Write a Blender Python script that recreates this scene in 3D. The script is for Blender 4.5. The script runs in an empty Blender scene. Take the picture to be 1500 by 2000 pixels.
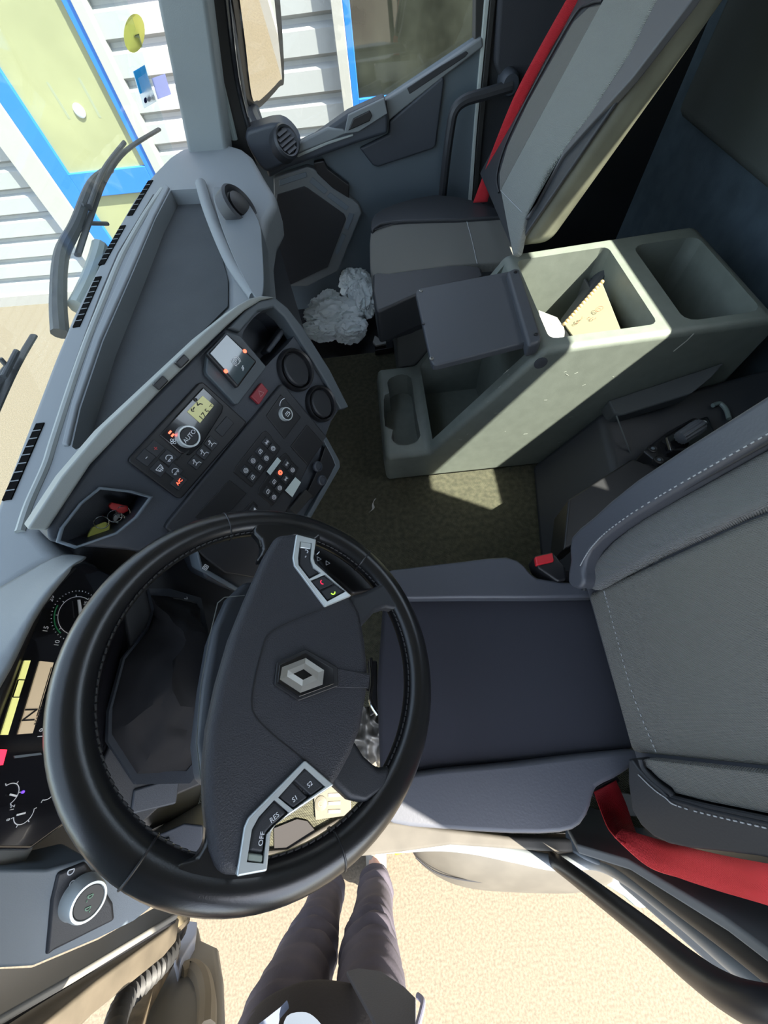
import bpy, bmesh, math, random
from mathutils import Vector as V, Matrix, noise
random.seed(7)
C = bpy.context.scene.collection
SC = bpy.context.scene

# ------------------------------------------------------------------ camera
F = 722.0                                   # focal length in pixels of the 1500x2000 frame
zc = V((-0.08, 0.463, 0.882)).normalized()
xc = V((0.994, 0.10, 0.035)); xc = (xc - zc * xc.dot(zc)).normalized()
yc = zc.cross(xc)
RM = Matrix((xc, yc, zc))                   # camera coords -> world coords
CAM = V((0, 0, 2.2))
cd = bpy.data.cameras.new('camera'); cam = bpy.data.objects.new('camera', cd); C.objects.link(cam)
cam.matrix_world = Matrix.Translation(CAM) @ RM.to_4x4()
cd.sensor_fit = 'VERTICAL'; cd.sensor_height = 36.0; cd.lens = 36.0 * F / 2000.0
cd.clip_start = 0.01; cd.clip_end = 200
SC.camera = cam

# ------------------------------------------------------------------ light
SC.view_settings.view_transform = 'Standard'; SC.view_settings.look = 'None'
SC.view_settings.gamma = 1.0; SC.view_settings.use_curve_mapping = False
SC.view_settings.exposure = 1.80
w = bpy.data.worlds.new('world'); SC.world = w; w.use_nodes = True
nt = w.node_tree; bg = nt.nodes['Background']
sky = nt.nodes.new('ShaderNodeTexSky'); sky.sky_type = 'NISHITA'; sky.sun_disc = False
sky.sun_elevation = math.radians(54); sky.sun_rotation = math.radians(115)
hs_ = nt.nodes.new('ShaderNodeHueSaturation'); hs_.inputs['Saturation'].default_value = 0.52
nt.links.new(sky.outputs[0], hs_.inputs['Color']); nt.links.new(hs_.outputs[0], bg.inputs[0]); bg.inputs[1].default_value = 0.27
SUN = V((0.65, -0.36, 1.0)).normalized()    # direction towards the sun
sl = bpy.data.lights.new('sun', 'SUN'); sl.energy = 9.0; sl.angle = math.radians(0.55); sl.color = (1.0, 0.93, 0.80)
so = bpy.data.objects.new('sun', sl); C.objects.link(so)
so.rotation_euler = SUN.to_track_quat('Z', 'Y').to_euler(); so.location = (3, -2, 6)

# ------------------------------------------------------------------ geometry of the view
def ray(u, v): return RM @ V(((u - 750) / F, (1000 - v) / F, -1.0))
def PX(u, v, x): r = ray(u, v); return CAM + r * ((x - CAM.x) / r.x)
def PY(u, v, y): r = ray(u, v); return CAM + r * ((y - CAM.y) / r.y)
def PZ(u, v, z): r = ray(u, v); return CAM + r * ((z - CAM.z) / r.z)
def PD(u, v, d): return CAM + ray(u, v) * d           # at depth d in front of the camera
def zs(ps, z): return [PZ(a, b, z) for a, b in ps]
def ys(ps, y): return [PY(a, b, y) for a, b in ps]

class Fr:
    """a flat working plane in the cab: origin, right, up, normal"""
    def __init__(s, o, e, n):
        s.o = V(o); s.n = V(n).normalized(); s.e = (V(e) - s.n * V(e).dot(s.n)).normalized(); s.u = s.n.cross(s.e)
    def at(s, a, b, h=0): return s.o + s.e * a + s.u * b + s.n * h
    def hit(s, u, v, h=0):
        r = ray(u, v); o = s.o + s.n * h
        return CAM + r * ((o - CAM).dot(s.n) / r.dot(s.n))
    def ab(s, u, v, h=0):
        q = s.hit(u, v, h) - s.o; return q.dot(s.e), q.dot(s.u)
    def off(s, h): return Fr(s.o + s.n * h, s.e, s.n)
    def turned(s, a):
        return Fr(s.o, s.e * math.cos(a) + s.u * math.sin(a), s.n)
    def moved(s, a, b, h=0): return Fr(s.at(a, b, h), s.e, s.n)

# ------------------------------------------------------------------ materials
MATS = {}
def mat(name, col, rough=0.6, metal=0.0, bump=0.0, bscale=400, var=0.0, vscale=6, spec=0.5, emit=None, estr=0, coat=0.0, sheen=0.0, weave=0, trans=0.0, col2=None, sss=0.0):
    if name in MATS: return MATS[name]
    m = bpy.data.materials.new(name); m.use_nodes = True; n = m.node_tree.nodes; l = m.node_tree.links
    b = n['Principled BSDF']; b.inputs['Base Color'].default_value = (*col, 1)
    b.inputs['Roughness'].default_value = rough; b.inputs['Metallic'].default_value = metal
    b.inputs['Specular IOR Level'].default_value = spec
    b.inputs['Coat Weight'].default_value = coat; b.inputs['Sheen Weight'].default_value = sheen
    b.inputs['Transmission Weight'].default_value = trans
    if emit: b.inputs['Emission Color'].default_value = (*emit, 1); b.inputs['Emission Strength'].default_value = estr
    tc = n.new('ShaderNodeTexCoord')
    if var or col2:
        t = n.new('ShaderNodeTexNoise'); t.inputs['Scale'].default_value = vscale; t.inputs['Detail'].default_value = 4
        l.new(tc.outputs['Object'], t.inputs['Vector'])
        r = n.new('ShaderNodeValToRGB'); l.new(t.outputs['Fac'], r.inputs[0])
        c2 = col2 or tuple(c * (1 + var) for c in col); c1 = col if col2 else tuple(c * (1 - var) for c in col)
        r.color_ramp.elements[0].position = .35; r.color_ramp.elements[1].position = .65
        r.color_ramp.elements[0].color = (*c1, 1); r.color_ramp.elements[1].color = (*c2, 1)
        l.new(r.outputs[0], b.inputs['Base Color'])
    if bump:
        bp = n.new('ShaderNodeBump'); bp.inputs['Strength'].default_value = bump; bp.inputs['Distance'].default_value = 0.002
        if weave:
            t1 = n.new('ShaderNodeTexWave'); t1.inputs['Scale'].default_value = weave; t1.bands_direction = 'Y'
            t1.inputs['Distortion'].default_value = .6
            t2 = n.new('ShaderNodeTexWave'); t2.inputs['Scale'].default_value = weave * .8; t2.bands_direction = 'DIAGONAL'
            a = n.new('ShaderNodeMath'); a.operation = 'ADD'
            for q in (t1, t2): l.new(tc.outputs['Object'], q.inputs['Vector'])
            l.new(t1.outputs['Fac'], a.inputs[0]); l.new(t2.outputs['Fac'], a.inputs[1]); l.new(a.outputs[0], bp.inputs['Height'])
        else:
            t = n.new('ShaderNodeTexNoise'); t.inputs['Scale'].default_value = bscale; t.inputs['Detail'].default_value = 3
            l.new(tc.outputs['Object'], t.inputs['Vector']); l.new(t.outputs['Fac'], bp.inputs['Height'])
        l.new(bp.outputs[0], b.inputs['Normal'])
    MATS[name] = m; return m

def glass(name, tint, refl=0.07):
    m = bpy.data.materials.new(name); m.use_nodes = True; n = m.node_tree.nodes; l = m.node_tree.links
    n.remove(n['Principled BSDF']); o = n['Material Output']
    t = n.new('ShaderNodeBsdfTransparent'); t.inputs[0].default_value = (*tint, 1)
    g = n.new('ShaderNodeBsdfGlossy'); g.inputs['Roughness'].default_value = 0.02
    x = n.new('ShaderNodeMixShader'); x.inputs[0].default_value = refl
    l.new(t.outputs[0], x.inputs[1]); l.new(g.outputs[0], x.inputs[2]); l.new(x.outputs[0], o.inputs[0])
    return m

GREY = mat('grey_plastic', (.165, .18, .19), .55, bump=.12, bscale=900)
GREYL = mat('light_grey_plastic', (.27, .29, .28), .5, bump=.1, bscale=900)
STEEL = mat('blue_grey_plastic', (.14, .17, .20), .5, bump=.1, bscale=900)
DARK = mat('dark_plastic', (.024, .026, .031), .5, bump=.15, bscale=900)
DARKB = mat('dark_blue_plastic', (.038, .045, .058), .5, bump=.15, bscale=900)
BLACK = mat('black_plastic', (.012, .012, .014), .42)
GLOSSB = mat('gloss_black', (.008, .008, .010), .12, coat=.5)
LEATH = mat('black_leather', (.010, .010, .011), .28, bump=.05, bscale=700, spec=.6)
RUBBER = mat('rubber', (.018, .018, .018), .6)
PAD = mat('pad_plastic', (.028, .029, .036), .55, bump=.5, bscale=700)
SILV = mat('satin_silver', (.62, .66, .66), .35, metal=.45)
CHROME = mat('chrome', (.85, .85, .85), .12, metal=1)
CONS = mat('console_plastic', (.145, .162, .142), .5, bump=.2, bscale=700, var=.06, vscale=30)
CONSD = mat('console_lid_plastic', (.055, .06, .07), .5, bump=.2, bscale=700)
CARPET = mat('carpet', (.085, .083, .052), .95, bump=1.0, weave=130, var=.25, vscale=60)
FELT = mat('felt_wall', (.085, .12, .15), .95, bump=.4, bscale=300, var=.15, vscale=12)
OLIVE = mat('rear_panel', (.095, .108, .102), .85, bump=.3, bscale=300)
VINYL = mat('seat_vinyl', (.070, .074, .088), .42, bump=.1, bscale=300)
VINYLD = mat('seat_vinyl_dark', (.022, .024, .028), .5, bump=.1, bscale=300)
FAB = mat('seat_fabric', (.215, .21, .19), .95, bump=.9, weave=190, sheen=.1)
FABL = mat('seat_fabric_light', (.34, .355, .33), .95, bump=.9, weave=190, sheen=.1)
FABD = mat('seat_fabric_dark', (.024, .025, .034), .9, bump=.15, bscale=500)
OLCOV = mat('seat_back_cover', (.13, .13, .095), .5, bump=.1, bscale=20, var=.25, vscale=7)
REDB = mat('red_belt', (.50, .008, .018), .6, bump=.6, weave=300)
REDP = mat('red_plastic', (.55, .02, .03), .4)
REDH = mat('hazard_red', (.26, .02, .03), .45)
WHITE = mat('white_paint', (.22, .22, .21), .35)
STITCH = mat('stitch', (.35, .36, .37), .8)
PRINT = mat('white_print', (.75, .77, .80), .6)
GLOWR = mat('red_lamp', (.6, .03, .02), .5, emit=(1, .10, .05), estr=1.2)
GLOWG = mat('green_lamp', (.3, .6, .05), .5, emit=(.35, .8, .05), estr=.6)
STEELM = mat('bare_steel', (.35, .35, .33), .4, metal=.8)

RIMG = mat('rim_grey', (.070, .085, .098), .5, bump=.1, bscale=900)
DOORM = mat('door_card', (.090, .115, .135), .55, bump=.12, bscale=700)
# ------------------------------------------------------------------ builders
def tag(o, label=None, cat=None, group=None, kind=None):
    if label: o['label'] = label
    if cat: o['category'] = cat
    if group: o['group'] = group
    if kind: o['kind'] = kind
    return o
def thing(name, label, cat, loc=(0, 0, 0), group=None):
    o = bpy.data.objects.new(name, None); C.objects.link(o); o.location = loc; o.empty_display_size = .05
    return tag(o, label, cat, group)
def mk(name, vs, fs, m, parent=None, bevel=0, seg=3, sub=0, smooth=True, solid=0, flip=False):
    bm = bmesh.new(); bv = [bm.verts.new(v) for v in vs]
    for f in fs:
        try: bm.faces.new([bv[i] for i in f])
        except ValueError: pass
    bmesh.ops.recalc_face_normals(bm, faces=bm.faces)
    return fin(name, bm, m, parent, bevel, seg, sub, smooth, solid)
def fin(name, bm, m, parent=None, bevel=0, seg=3, sub=0, smooth=True, solid=0):
    me = bpy.data.meshes.new(name); bm.to_mesh(me); bm.free()
    if smooth:
        for p in me.polygons: p.use_smooth = True
    for q in (m if isinstance(m, (list, tuple)) else [m]): me.materials.append(q)
    o = bpy.data.objects.new(name, me); C.objects.link(o)
    if parent:
        o.parent = parent; o.matrix_parent_inverse = world(parent).inverted()
    if solid:
        s = o.modifiers.new('s', 'SOLIDIFY'); s.thickness = solid; s.offset = 0
    if sub:
        s = o.modifiers.new('u', 'SUBSURF'); s.levels = sub; s.render_levels = sub
    if bevel:
        b = o.modifiers.new('b', 'BEVEL'); b.width = bevel; b.segments = seg; b.limit_method = 'ANGLE'
        b.angle_limit = math.radians(28); b.harden_normals = True; b.use_clamp_overlap = True
    elif smooth and not sub:
        bpy_smooth(me)
    return o
def bpy_smooth(me, ang=math.radians(35)):
    bm = bmesh.new(); bm.from_mesh(me)
    for e in bm.edges:
        if len(e.link_faces) == 2 and e.calc_face_angle(0) > ang: e.smooth = False
    bm.to_mesh(me); bm.free()
def world(o):
    m = Matrix.Translation(o.location)
    if o.parent: return world(o.parent) @ o.matrix_parent_inverse @ m if o.parent else m
    return m
def prism(name, pts, vec, m, parent=None, **k):
    n = len(pts); vec = V(vec); vs = [V(p) for p in pts] + [V(p) + vec for p in pts]
    fs = [list(range(n)), list(range(2 * n - 1, n - 1, -1))] + [[i, (i + 1) % n, (i + 1) % n + n, i + n] for i in range(n)]
    return mk(name, vs, fs, m, parent, **k)
def fpr(name, fr, uv, h0, h1, m, parent=None, **k):
    """slab on a working plane: outline read at height h1, body down to h0"""
    return prism(name, [fr.hit(a, b, h1) for a, b in uv], fr.n * (h0 - h1), m, parent, **k)
def fab_(name, fr, ab, h0, h1, m, parent=None, **k):
    return prism(name, [fr.at(a, b, h1) for a, b in ab], fr.n * (h0 - h1), m, parent, **k)
def rect(a0, b0, a1, b1): return [(a0, b0), (a1, b0), (a1, b1), (a0, b1)]
def rrect(a0, b0, a1, b1, r, n=4):
    out = []
    for cx, cy, s in ((a1 - r, b1 - r, 0), (a0 + r, b1 - r, 1), (a0 + r, b0 + r, 2), (a1 - r, b0 + r, 3)):
        for i in range(n + 1):
            t = (s + i / n) * math.pi / 2; out.append((cx + r * math.cos(t), cy + r * math.sin(t)))
    return out
def hexa(name, c8, m, parent=None, **k):
    """c8: bottom four then top four corners"""
    return mk(name, c8, [[0, 1, 2, 3], [4, 5, 6, 7], [0, 1, 5, 4], [1, 2, 6, 5], [2, 3, 7, 6], [3, 0, 4, 7]], m, parent, **k)
def box(name, lo, hi, m, parent=None, **k):
    x0, y0, z0 = lo; x1, y1, z1 = hi
    return hexa(name, [(x0, y0, z0), (x1, y0, z0), (x1, y1, z0), (x0, y1, z0), (x0, y0, z1), (x1, y0, z1), (x1, y1, z1), (x0, y1, z1)], m, parent, **k)
def smooth_path(pts, n=6, closed=False):
    P = [V(p) for p in pts]; out = []; N = len(P)
    rng = range(N) if closed else range(N - 1)
    for i in rng:
        p1, p2 = P[i], P[(i + 1) % N]
        p0 = P[i - 1] if (i > 0 or closed) else p1; p3 = P[(i + 2) % N] if (i + 2 < N or closed) else p2
        for k in range(n):
            t = k / n
            out.append(.5 * ((2 * p1) + (p2 - p0) * t + (2 * p0 - 5 * p1 + 4 * p2 - p3) * t * t + (3 * p1 - p0 - 3 * p2 + p3) * t ** 3))
    if not closed: out.append(P[-1])
    return out
def s2(uv, n=4, closed=True):                 # smooth a 2-D outline
    return [(p.x, p.y) for p in smooth_path([(a, b, 0) for a, b in uv], n, closed)]
def tube_bm(bm, pts, r, seg=10, closed=False, flat=1.0, upv=None, mi=0):
    P = [V(p) for p in pts]; N = len(P); rings = []; prev = None
    for i, p in enumerate(P):
        a = P[i - 1] if (i > 0 or closed) else p; b = P[(i + 1) % N] if (i + 1 < N or closed) else p
        t = (b - a).normalized()
        if prev is None:
            ref = V(upv) if upv else (V((0, 0, 1)) if abs(t.z) < .9 else V((1, 0, 0)))
        else: ref = prev
        s = (ref - t * ref.dot(t)).normalized(); prev = s; q = t.cross(s)
        rr = r(i / (N - 1)) if callable(r) else r
        rings.append([bm.verts.new(p + s * rr * flat * math.cos(2 * math.pi * k / seg) + q * rr * math.sin(2 * math.pi * k / seg)) for k in range(seg)])
    for i in range(N if closed else N - 1):
        A, B = rings[i], rings[(i + 1) % N]
        for k in range(seg):
            f = bm.faces.new([A[k], A[(k + 1) % seg], B[(k + 1) % seg], B[k]]); f.material_index = mi
    if not closed:
        bm.faces.new(rings[0][::-1]); bm.faces.new(rings[-1])
def tube(name, pts, r, m, parent=None, n=6, seg=10, closed=False, flat=1.0, upv=None, curve=True):
    bm = bmesh.new(); tube_bm(bm, smooth_path(pts, n, closed) if curve else pts, r, seg, closed, flat, upv)
    bmesh.ops.recalc_face_normals(bm, faces=bm.faces)
    return fin(name, bm, m, parent)
def lathe(name, fr, prof, m, parent=None, seg=40, sx=1.0, **k):
    """prof: (radius, height) list spun round the frame's normal"""
    vs = []; fs = []
    for r, h in prof:
        for i in range(seg):
            t = 2 * math.pi * i / seg; vs.append(fr.at(r * math.cos(t) * sx, r * math.sin(t), h))
    for j in range(len(prof) - 1):
        for i in range(seg):
            fs.append([j * seg + i, j * seg + (i + 1) % seg, (j + 1) * seg + (i + 1) % seg, (j + 1) * seg + i])
    fs.append(list(range(seg))); fs.append([(len(prof) - 1) * seg + i for i in range(seg)])
    return mk(name, vs, fs, m, parent, **k)
def grid(name, rows, m, parent=None, closed_u=False, **k):
    nr, nc = len(rows), len(rows[0]); vs = [p for r in rows for p in r]; fs = []
    for i in range(nr - 1):
        for j in range(nc if closed_u else nc - 1):
            fs.append([i * nc + j, i * nc + (j + 1) % nc, (i + 1) * nc + (j + 1) % nc, (i + 1) * nc + j])
    if closed_u: fs += [list(range(nc)), list(range((nr - 1) * nc, nr * nc))]
    return mk(name, vs, fs, m, parent, **k)
def cut(o, cutters):
    """carve cutters out of o, leaving one plain mesh"""
    for c in cutters:
        b = o.modifiers.new('c', 'BOOLEAN'); b.object = c; b.operation = 'DIFFERENCE'; b.solver = 'EXACT'
    bpy.context.view_layer.update()
    me = bpy.data.meshes.new_from_object(o.evaluated_get(bpy.context.evaluated_depsgraph_get()))
    o.modifiers.clear(); o.data = me
    for c in cutters: bpy.data.objects.remove(c)
    bpy_smooth(me); return o
_tc = {}
def glyphs(s, size):
    key = s
    if key not in _tc:
        cu = bpy.data.curves.new('t', 'FONT'); cu.body = s; cu.size = 1; cu.align_x = 'CENTER'; cu.align_y = 'CENTER'; cu.resolution_u = 3
        o = bpy.data.objects.new('t', cu); C.objects.link(o); bpy.context.view_layer.update()
        me = bpy.data.meshes.new_from_object(o.evaluated_get(bpy.context.evaluated_depsgraph_get()))
        _tc[key] = ([(v.co.x, v.co.y) for v in me.vertices], [list(p.vertices) for p in me.polygons])
        bpy.data.objects.remove(o); bpy.data.meshes.remove(me)
    vs, fs = _tc[key]; return [(a * size, b * size) for a, b in vs], fs
def lettering(name, items, m, parent=None, h=.0006):
    """items: (frame, text, size); all the printing of one part becomes one mesh"""
    vs = []; fs = []
    for fr, s, size in items:
        g, f = glyphs(s, size); b = len(vs)
        vs += [fr.at(x, y, h) for x, y in g]; fs += [[b + i for i in q] for q in f]
    o = mk(name, vs, fs, m, parent, smooth=False); 
    s = o.modifiers.new('s', 'SOLIDIFY'); s.thickness = .0006; s.offset = 0
    return o
def strokes(name, fr, lines, wd, m, parent=None, h=.0005):
    """flat printed strokes: polylines in frame coordinates"""
    vs = []; fs = []
    for ln in lines:
        for (a0, b0), (a1, b1) in zip(ln, ln[1:]):
            d = V((a1 - a0, b1 - b0)); L = d.length
            if L < 1e-7: continue
            d /= L; nx, ny = -d.y * wd / 2, d.x * wd / 2; b = len(vs)
            for x, y in ((a0 + nx, b0 + ny), (a0 - nx, b0 - ny), (a1 - nx, b1 - ny), (a1 + nx, b1 + ny)):
                vs += [fr.at(x, y, h)]
            fs.append([b, b + 1, b + 2, b + 3])
    o = mk(name, vs, fs, m, parent, smooth=False)
    s = o.modifiers.new('s', 'SOLIDIFY'); s.thickness = .0005; s.offset = 0
    return o
def arc(cx, cy, r, a0, a1, n=16):
    return [(cx + r * math.cos(math.radians(a0 + (a1 - a0) * i / n)), cy + r * math.sin(math.radians(a0 + (a1 - a0) * i / n))) for i in range(n + 1)]

# ------------------------------------------------------------------ outside
def struct(o): o['kind'] = 'structure'; return o
GROUND = mat('sandy_concrete', (.088, .072, .050), .9, bump=.8, bscale=90, var=.22, vscale=110)
struct(mk('ground', [(-14, -12, 0), (12, -12, 0), (12, 9, 0), (-14, 9, 0)], [[0, 1, 2, 3]], GROUND, smooth=False))
WO = V((-3.665, 4.165, 0)); WE = V((1, -.075, 0)).normalized(); WN = V((-.075, -1, 0)).normalized()
WF = Fr(WO, WE, WN)                          # building wall, right = towards the truck's rear, up = z
CLAD = mat('white_cladding', (.26, .27, .27), .45)
prof = []; zb = .10; per = .171
z = zb
while z < 3.4:
    prof += [(z, 0.0), (z + .105, 0.0), (z + .128, -.035), (z + .150, -.035)]; z += per
rows = [[WF.at(-9, zz, h) for zz, h in prof], [WF.at(8, zz, h) for zz, h in prof]]
struct(grid('wall_building', rows, CLAD, smooth=False))
struct(fab_('baseboard_building', WF, rect(-9, 0, 8, .10), -.06, .02, mat('plinth', (.22, .21, .20), .8)))
BLUE = mat('blue_frame', (.016, .125, .44), .4)
def wab(u, v, h=.05): return WF.ab(u, v, h)
FRW = mat('frame_white', (.28, .28, .26), .4)
def wframe(name, label, cat, wl, bl, gl, gr, br, wr, zb, zg, zt, panel_m, rail=None):
    """x stations: white edge, blue edge, glass edge | glass edge, blue edge, white edge"""
    t = thing(name, label, cat, WF.at((gl + gr) / 2, max(.01, zb), .03))
    for a0, b0, a1, b1 in ((wl, zb, bl, zt + .25), (br, zb, wr, zt + .25), (bl, zt + .12, br, zt + .25)): fab_('surround', WF, rect(a0, b0, a1, b1), -.034, .06, FRW, t, bevel=.004)
    for a0, b0, a1, b1 in ((bl, zb, gl, zt + .12), (gr, zb, br, zt + .12), (gl, rail or zb, gr, zg), (gl, zt, gr, zt + .12)): fab_('sash', WF, rect(a0, b0, a1, b1), -.034, .045, BLUE, t, bevel=.004)
    fab_('pane', WF, rect(gl, zg, gr, zt), -.02, .02, panel_m, t)
    if rail: fab_('lower_panel', WF, rect(gl, zb, gr, rail), -.02, .02, panel_m, t)
    return t
FILM = mat('door_film', (.24, .245, .135), .3, var=.10, vscale=2)
dr = wframe('building_door', 'blue framed door with yellow-green glazing in the white clad wall', 'door', .90, 1.125, 1.275, 1.935, 1.998, 2.07, .02, 1.02, 2.7, FILM, rail=.86)
hf = Fr(WF.at(*wab(155, 216, .022), .022), WE, WN)
lathe('disc_sticker', hf, [(.040, 0), (.040, .004), (.036, .006)], mat('white_disc', (.5, .52, .52), .4), dr, seg=24)  # round white sticker on the door
for (u0, v0, u1, v1) in ((92, 160, 136, 232), (154, 152, 196, 230)):
    a0, b0 = wab(u0, v0, .02); a1, b1 = wab(u1, v1, .02)
    strokes('panel_crease', WF, [[(a0, b0), (a1, b1)]], .018, mat('crease_olive', (.22, .24, .16), .5), dr, h=.0205)
DKG = mat('dark_window_glass', (.022, .024, .018), .16, var=.7, vscale=3, spec=.35)
wframe('building_window', 'dark glazed window with blue frame in the white clad wall', 'window', 3.585, 3.655, 3.700, 5.0, 5.1, 5.2, 1.17, 1.25, 2.7, DKG)

# ------------------------------------------------------------------ cab shell
FL = 1.0
struct(box('floor', (-.62, -.30, FL - .03), (1.25, 1.50, FL), CARPET))
struct(box('floor_passenger', (-.62, 1.50, FL - .06), (1.25, 1.97, FL - .03), BLACK))
struct(box('wall_rear', (1.20, -.36, .9), (1.24, 1.99, 1.62), FELT))
# upper rear padded panel with the rear window opening (above the frame of the photograph)
YW0, YW1, ZW0, ZW1 = .12, 1.02, 2.18, 2.66
box('trim_1', (1.14, YW1, 1.60), (1.22, 1.82, 2.85), OLIVE, bevel=.03)['kind'] = 'structure'
box('trim_2', (1.14, -.36, 1.60), (1.22, YW0, 2.85), OLIVE, bevel=.01)['kind'] = 'structure'
box('trim_3', (1.142, YW0 - .02, 1.60), (1.218, YW1 + .02, ZW0), OLIVE)['kind'] = 'structure'
box('trim_4', (1.142, YW0 - .02, ZW1), (1.218, YW1 + .02, 2.85), OLIVE)['kind'] = 'structure'
struct(box('wall_rear_upper', (1.20, 1.80, 1.62), (1.24, 1.99, 2.85), FELT))
WG = glass('window_glass', (.93, .96, .95), .05)
struct(box('window_1', (1.19, YW0, ZW0), (1.195, YW1, ZW1), WG))
struct(box('wall_right', (.44, 1.95, .9), (1.24, 1.99, 2.85), mat('side_trim', (.022, .024, .028), .8, bump=.3, bscale=200), bevel=.01))
struct(prism('trim_added_sunshade', [(-.56, -.34, 1.50), (.02, -.34, 2.09), (-.50, -.34, 2.09), (-.66, -.34, 1.60)], (0, -.03, 0), STEEL, bevel=.004))  # unseen slanted panel, added to keep sun off the dash side
struct(box('ceiling', (-.50, -.36, 2.80), (1.24, 1.99, 2.84), mat('headliner', (.45, .46, .45), .9)))
struct(box('wall_added_sunshade', (-.50, -.37, 2.08), (.43, -.33, 2.85), STEEL, bevel=.01))  # out-of-view panel over the door opening, added to block sun on wheel and dash
struct(box('wall_left', (.42, -.40, 1.0), (1.24, -.34, 2.85), STEEL, bevel=.01))

# windscreen and passenger A pillar
def wsx(y):                                    # plan curve of the windscreen base
    T = ((-.40, -.62), (-.1, -.675), (.2, -.705), (.41, -.719), (.60, -.735), (.76, -.749), (.92, -.759), (1.36, -.759), (1.50, -.753), (1.62, -.738), (1.70, -.722), (1.80, -.695), (1.88, -.660))
    for (a0, b0), (a1, b1) in zip(T, T[1:]):
        if y <= a1: return b0 + (b1 - b0) * (max(y, a0) - a0) / (a1 - a0)
    return T[-1][1]
WSG = glass('windscreen_glass', (.90, .95, .95), .06)
rows = []
for z, dx in ((1.66, 0), (2.0, .06), (2.4, .14), (2.84, .25)):
    rows.append([V((wsx(y) + dx, y, z)) for y in [-.34 + i * (2.17) / 24 for i in range(25)]])
struct(grid('window_2', rows, WSG, solid=.004))
ap = [PY(352, 287, 1.82), PY(290, 0, 1.82), PY(385, 0, 1.80), PY(428, 275, 1.80)]
up = (ap[1] - ap[0]) * 2.6
ap[0] -= V((0, 0, .08)); ap[3] -= V((0, 0, .08)); ap[1] = ap[0] + up; ap[2] = ap[3] + up * .98
struct(prism('trim_5', ap, (.01, .09, 0), mat('pillar_trim', (.16, .18, .185), .7, bump=.2, bscale=500), bevel=.015))
b0, b1 = PY(432, 268, 1.90), PY(388, 0, 1.90)
dv = (b1 - b0)
p0, p1 = PY(478, 262, 1.92), PY(440, 0, 1.92)
struct(prism('trim_6', [b0 - V((0, 0, .1)), b0 + dv * 2.7, p0 + (p1 - p0) * 2.7, p0 - V((0, 0, .1))], (0, .06, 0), RUBBER, bevel=.012))
c0, c1 = PY(470, 262, 1.895), PY(425, 40, 1.895)
struct(tube('trim_7', [PY(458, 272, 1.89), PY(428, 150, 1.89), PY(380, -40, 1.89)], .012, mat('seal_light', (.25, .3, .3), .4), n=4))
struct(tube('trim_8', [PY(486, 250, 1.90), PY(462, 150, 1.90), PY(440, -40, 1.90)], .010, GLOSSB, n=4))

# passenger door
DR = Fr((0, 1.95, 1.5), (1, 0, 0), (0, -1, 0))
pd = thing('passenger_door', 'grey inner panel of the closed passenger door with its pull and pocket', 'door', (.1, 1.95, 1.3))
fpr('panel', DR, [(470, 268), (560, 292), (640, 255), (750, 198), (942, 70), (944, 100), (930, 300), (905, 470), (850, 700), (400, 760), (430, 420)], -.05, 0, DOORM, pd, bevel=.008)
fpr('upper_trim', DR, [(752, 196), (860, 128), (942, 72), (944, 92), (868, 150), (760, 236)], -.01, .018, GREY, pd, bevel=.006)
fpr('sill_slot', DR, [(795, 172), (862, 128), (910, 100), (915, 104), (908, 112), (800, 184)], .010, .020, DARK, pd, bevel=.002)
ar = fpr('armrest', DR, [(570, 300), (680, 222), (752, 190), (758, 235), (758, 262), (700, 280), (560, 330), (524, 350), (515, 310)], .0, .06, DARKB, pd, bevel=.012)
fpr('switch_panel', DR, [(680, 225), (750, 192), (757, 222), (700, 258), (672, 262)], .058, .070, GREY, pd, bevel=.003)
sw = fpr('window_switch', DR, [(690, 232), (722, 216), (727, 226), (722, 237), (680, 256)], .068, .076, BLACK, pd, bevel=.003)
fpr('pull_handle', DR, [(583, 300), (640, 278), (676, 262), (672, 252), (640, 250), (600, 270), (575, 285)], .045, .065, GREY, pd, bevel=.006)
fpr('door_pull_edge', DR, [(578, 303), (640, 277), (690, 262), (690, 266), (640, 283), (582, 308)], .058, .066, GREYL, pd, bevel=.002)
fpr('pocket_panel', DR, [(702, 290), (760, 262), (760, 238), (866, 148), (868, 160), (852, 285), (845, 292), (738, 327), (728, 324)], .0, .02, DARKB, pd, bevel=.008)
fr_o = [(534, 348), (600, 326), (612, 330), (700, 400), (707, 416), (660, 530), (600, 560), (540, 560)]
pk = fpr('speaker_surround', DR, fr_o, .0, .035, GREY, pd, bevel=.006)
fpr('speaker_grille', DR, [(541, 380), (594, 364), (602, 368), (672, 418), (676, 428), (640, 522), (560, 560), (530, 520)], .036, .040, DARK, pk, bevel=.002)
for a in ([(545, 352), (598, 336), (600, 346), (545, 364)], [(610, 346), (640, 372), (634, 380), (604, 356)], [(645, 376), (682, 404), (676, 412), (638, 384)], [(692, 418), (680, 450), (672, 446), (682, 416)], [(676, 460), (660, 498), (653, 494), (668, 456)]):
    fpr('surround_rib', DR, a, .034, .038, STEEL, pk, bevel=.002)
fpr('latch_cover', DR, [(612, 318), (632, 314), (640, 330), (682, 362), (682, 388), (650, 368), (620, 340)], .02, .045, BLACK, pd, bevel=.004)
wg = [DR.hit(a, b, -.03) for a, b in [(470, 262), (560, 290), (750, 196), (944, 70)]] 
wv = [V((.44, 1.985, 2.7)), V((-.3, 1.985, 2.7))]
wg = [V((p.x, 1.985, p.z)) for p in wg]
struct(prism('window_3', wg + wv, (0, .004, 0), glass('door_glass', (.90, .93, .93), .06)))
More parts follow.
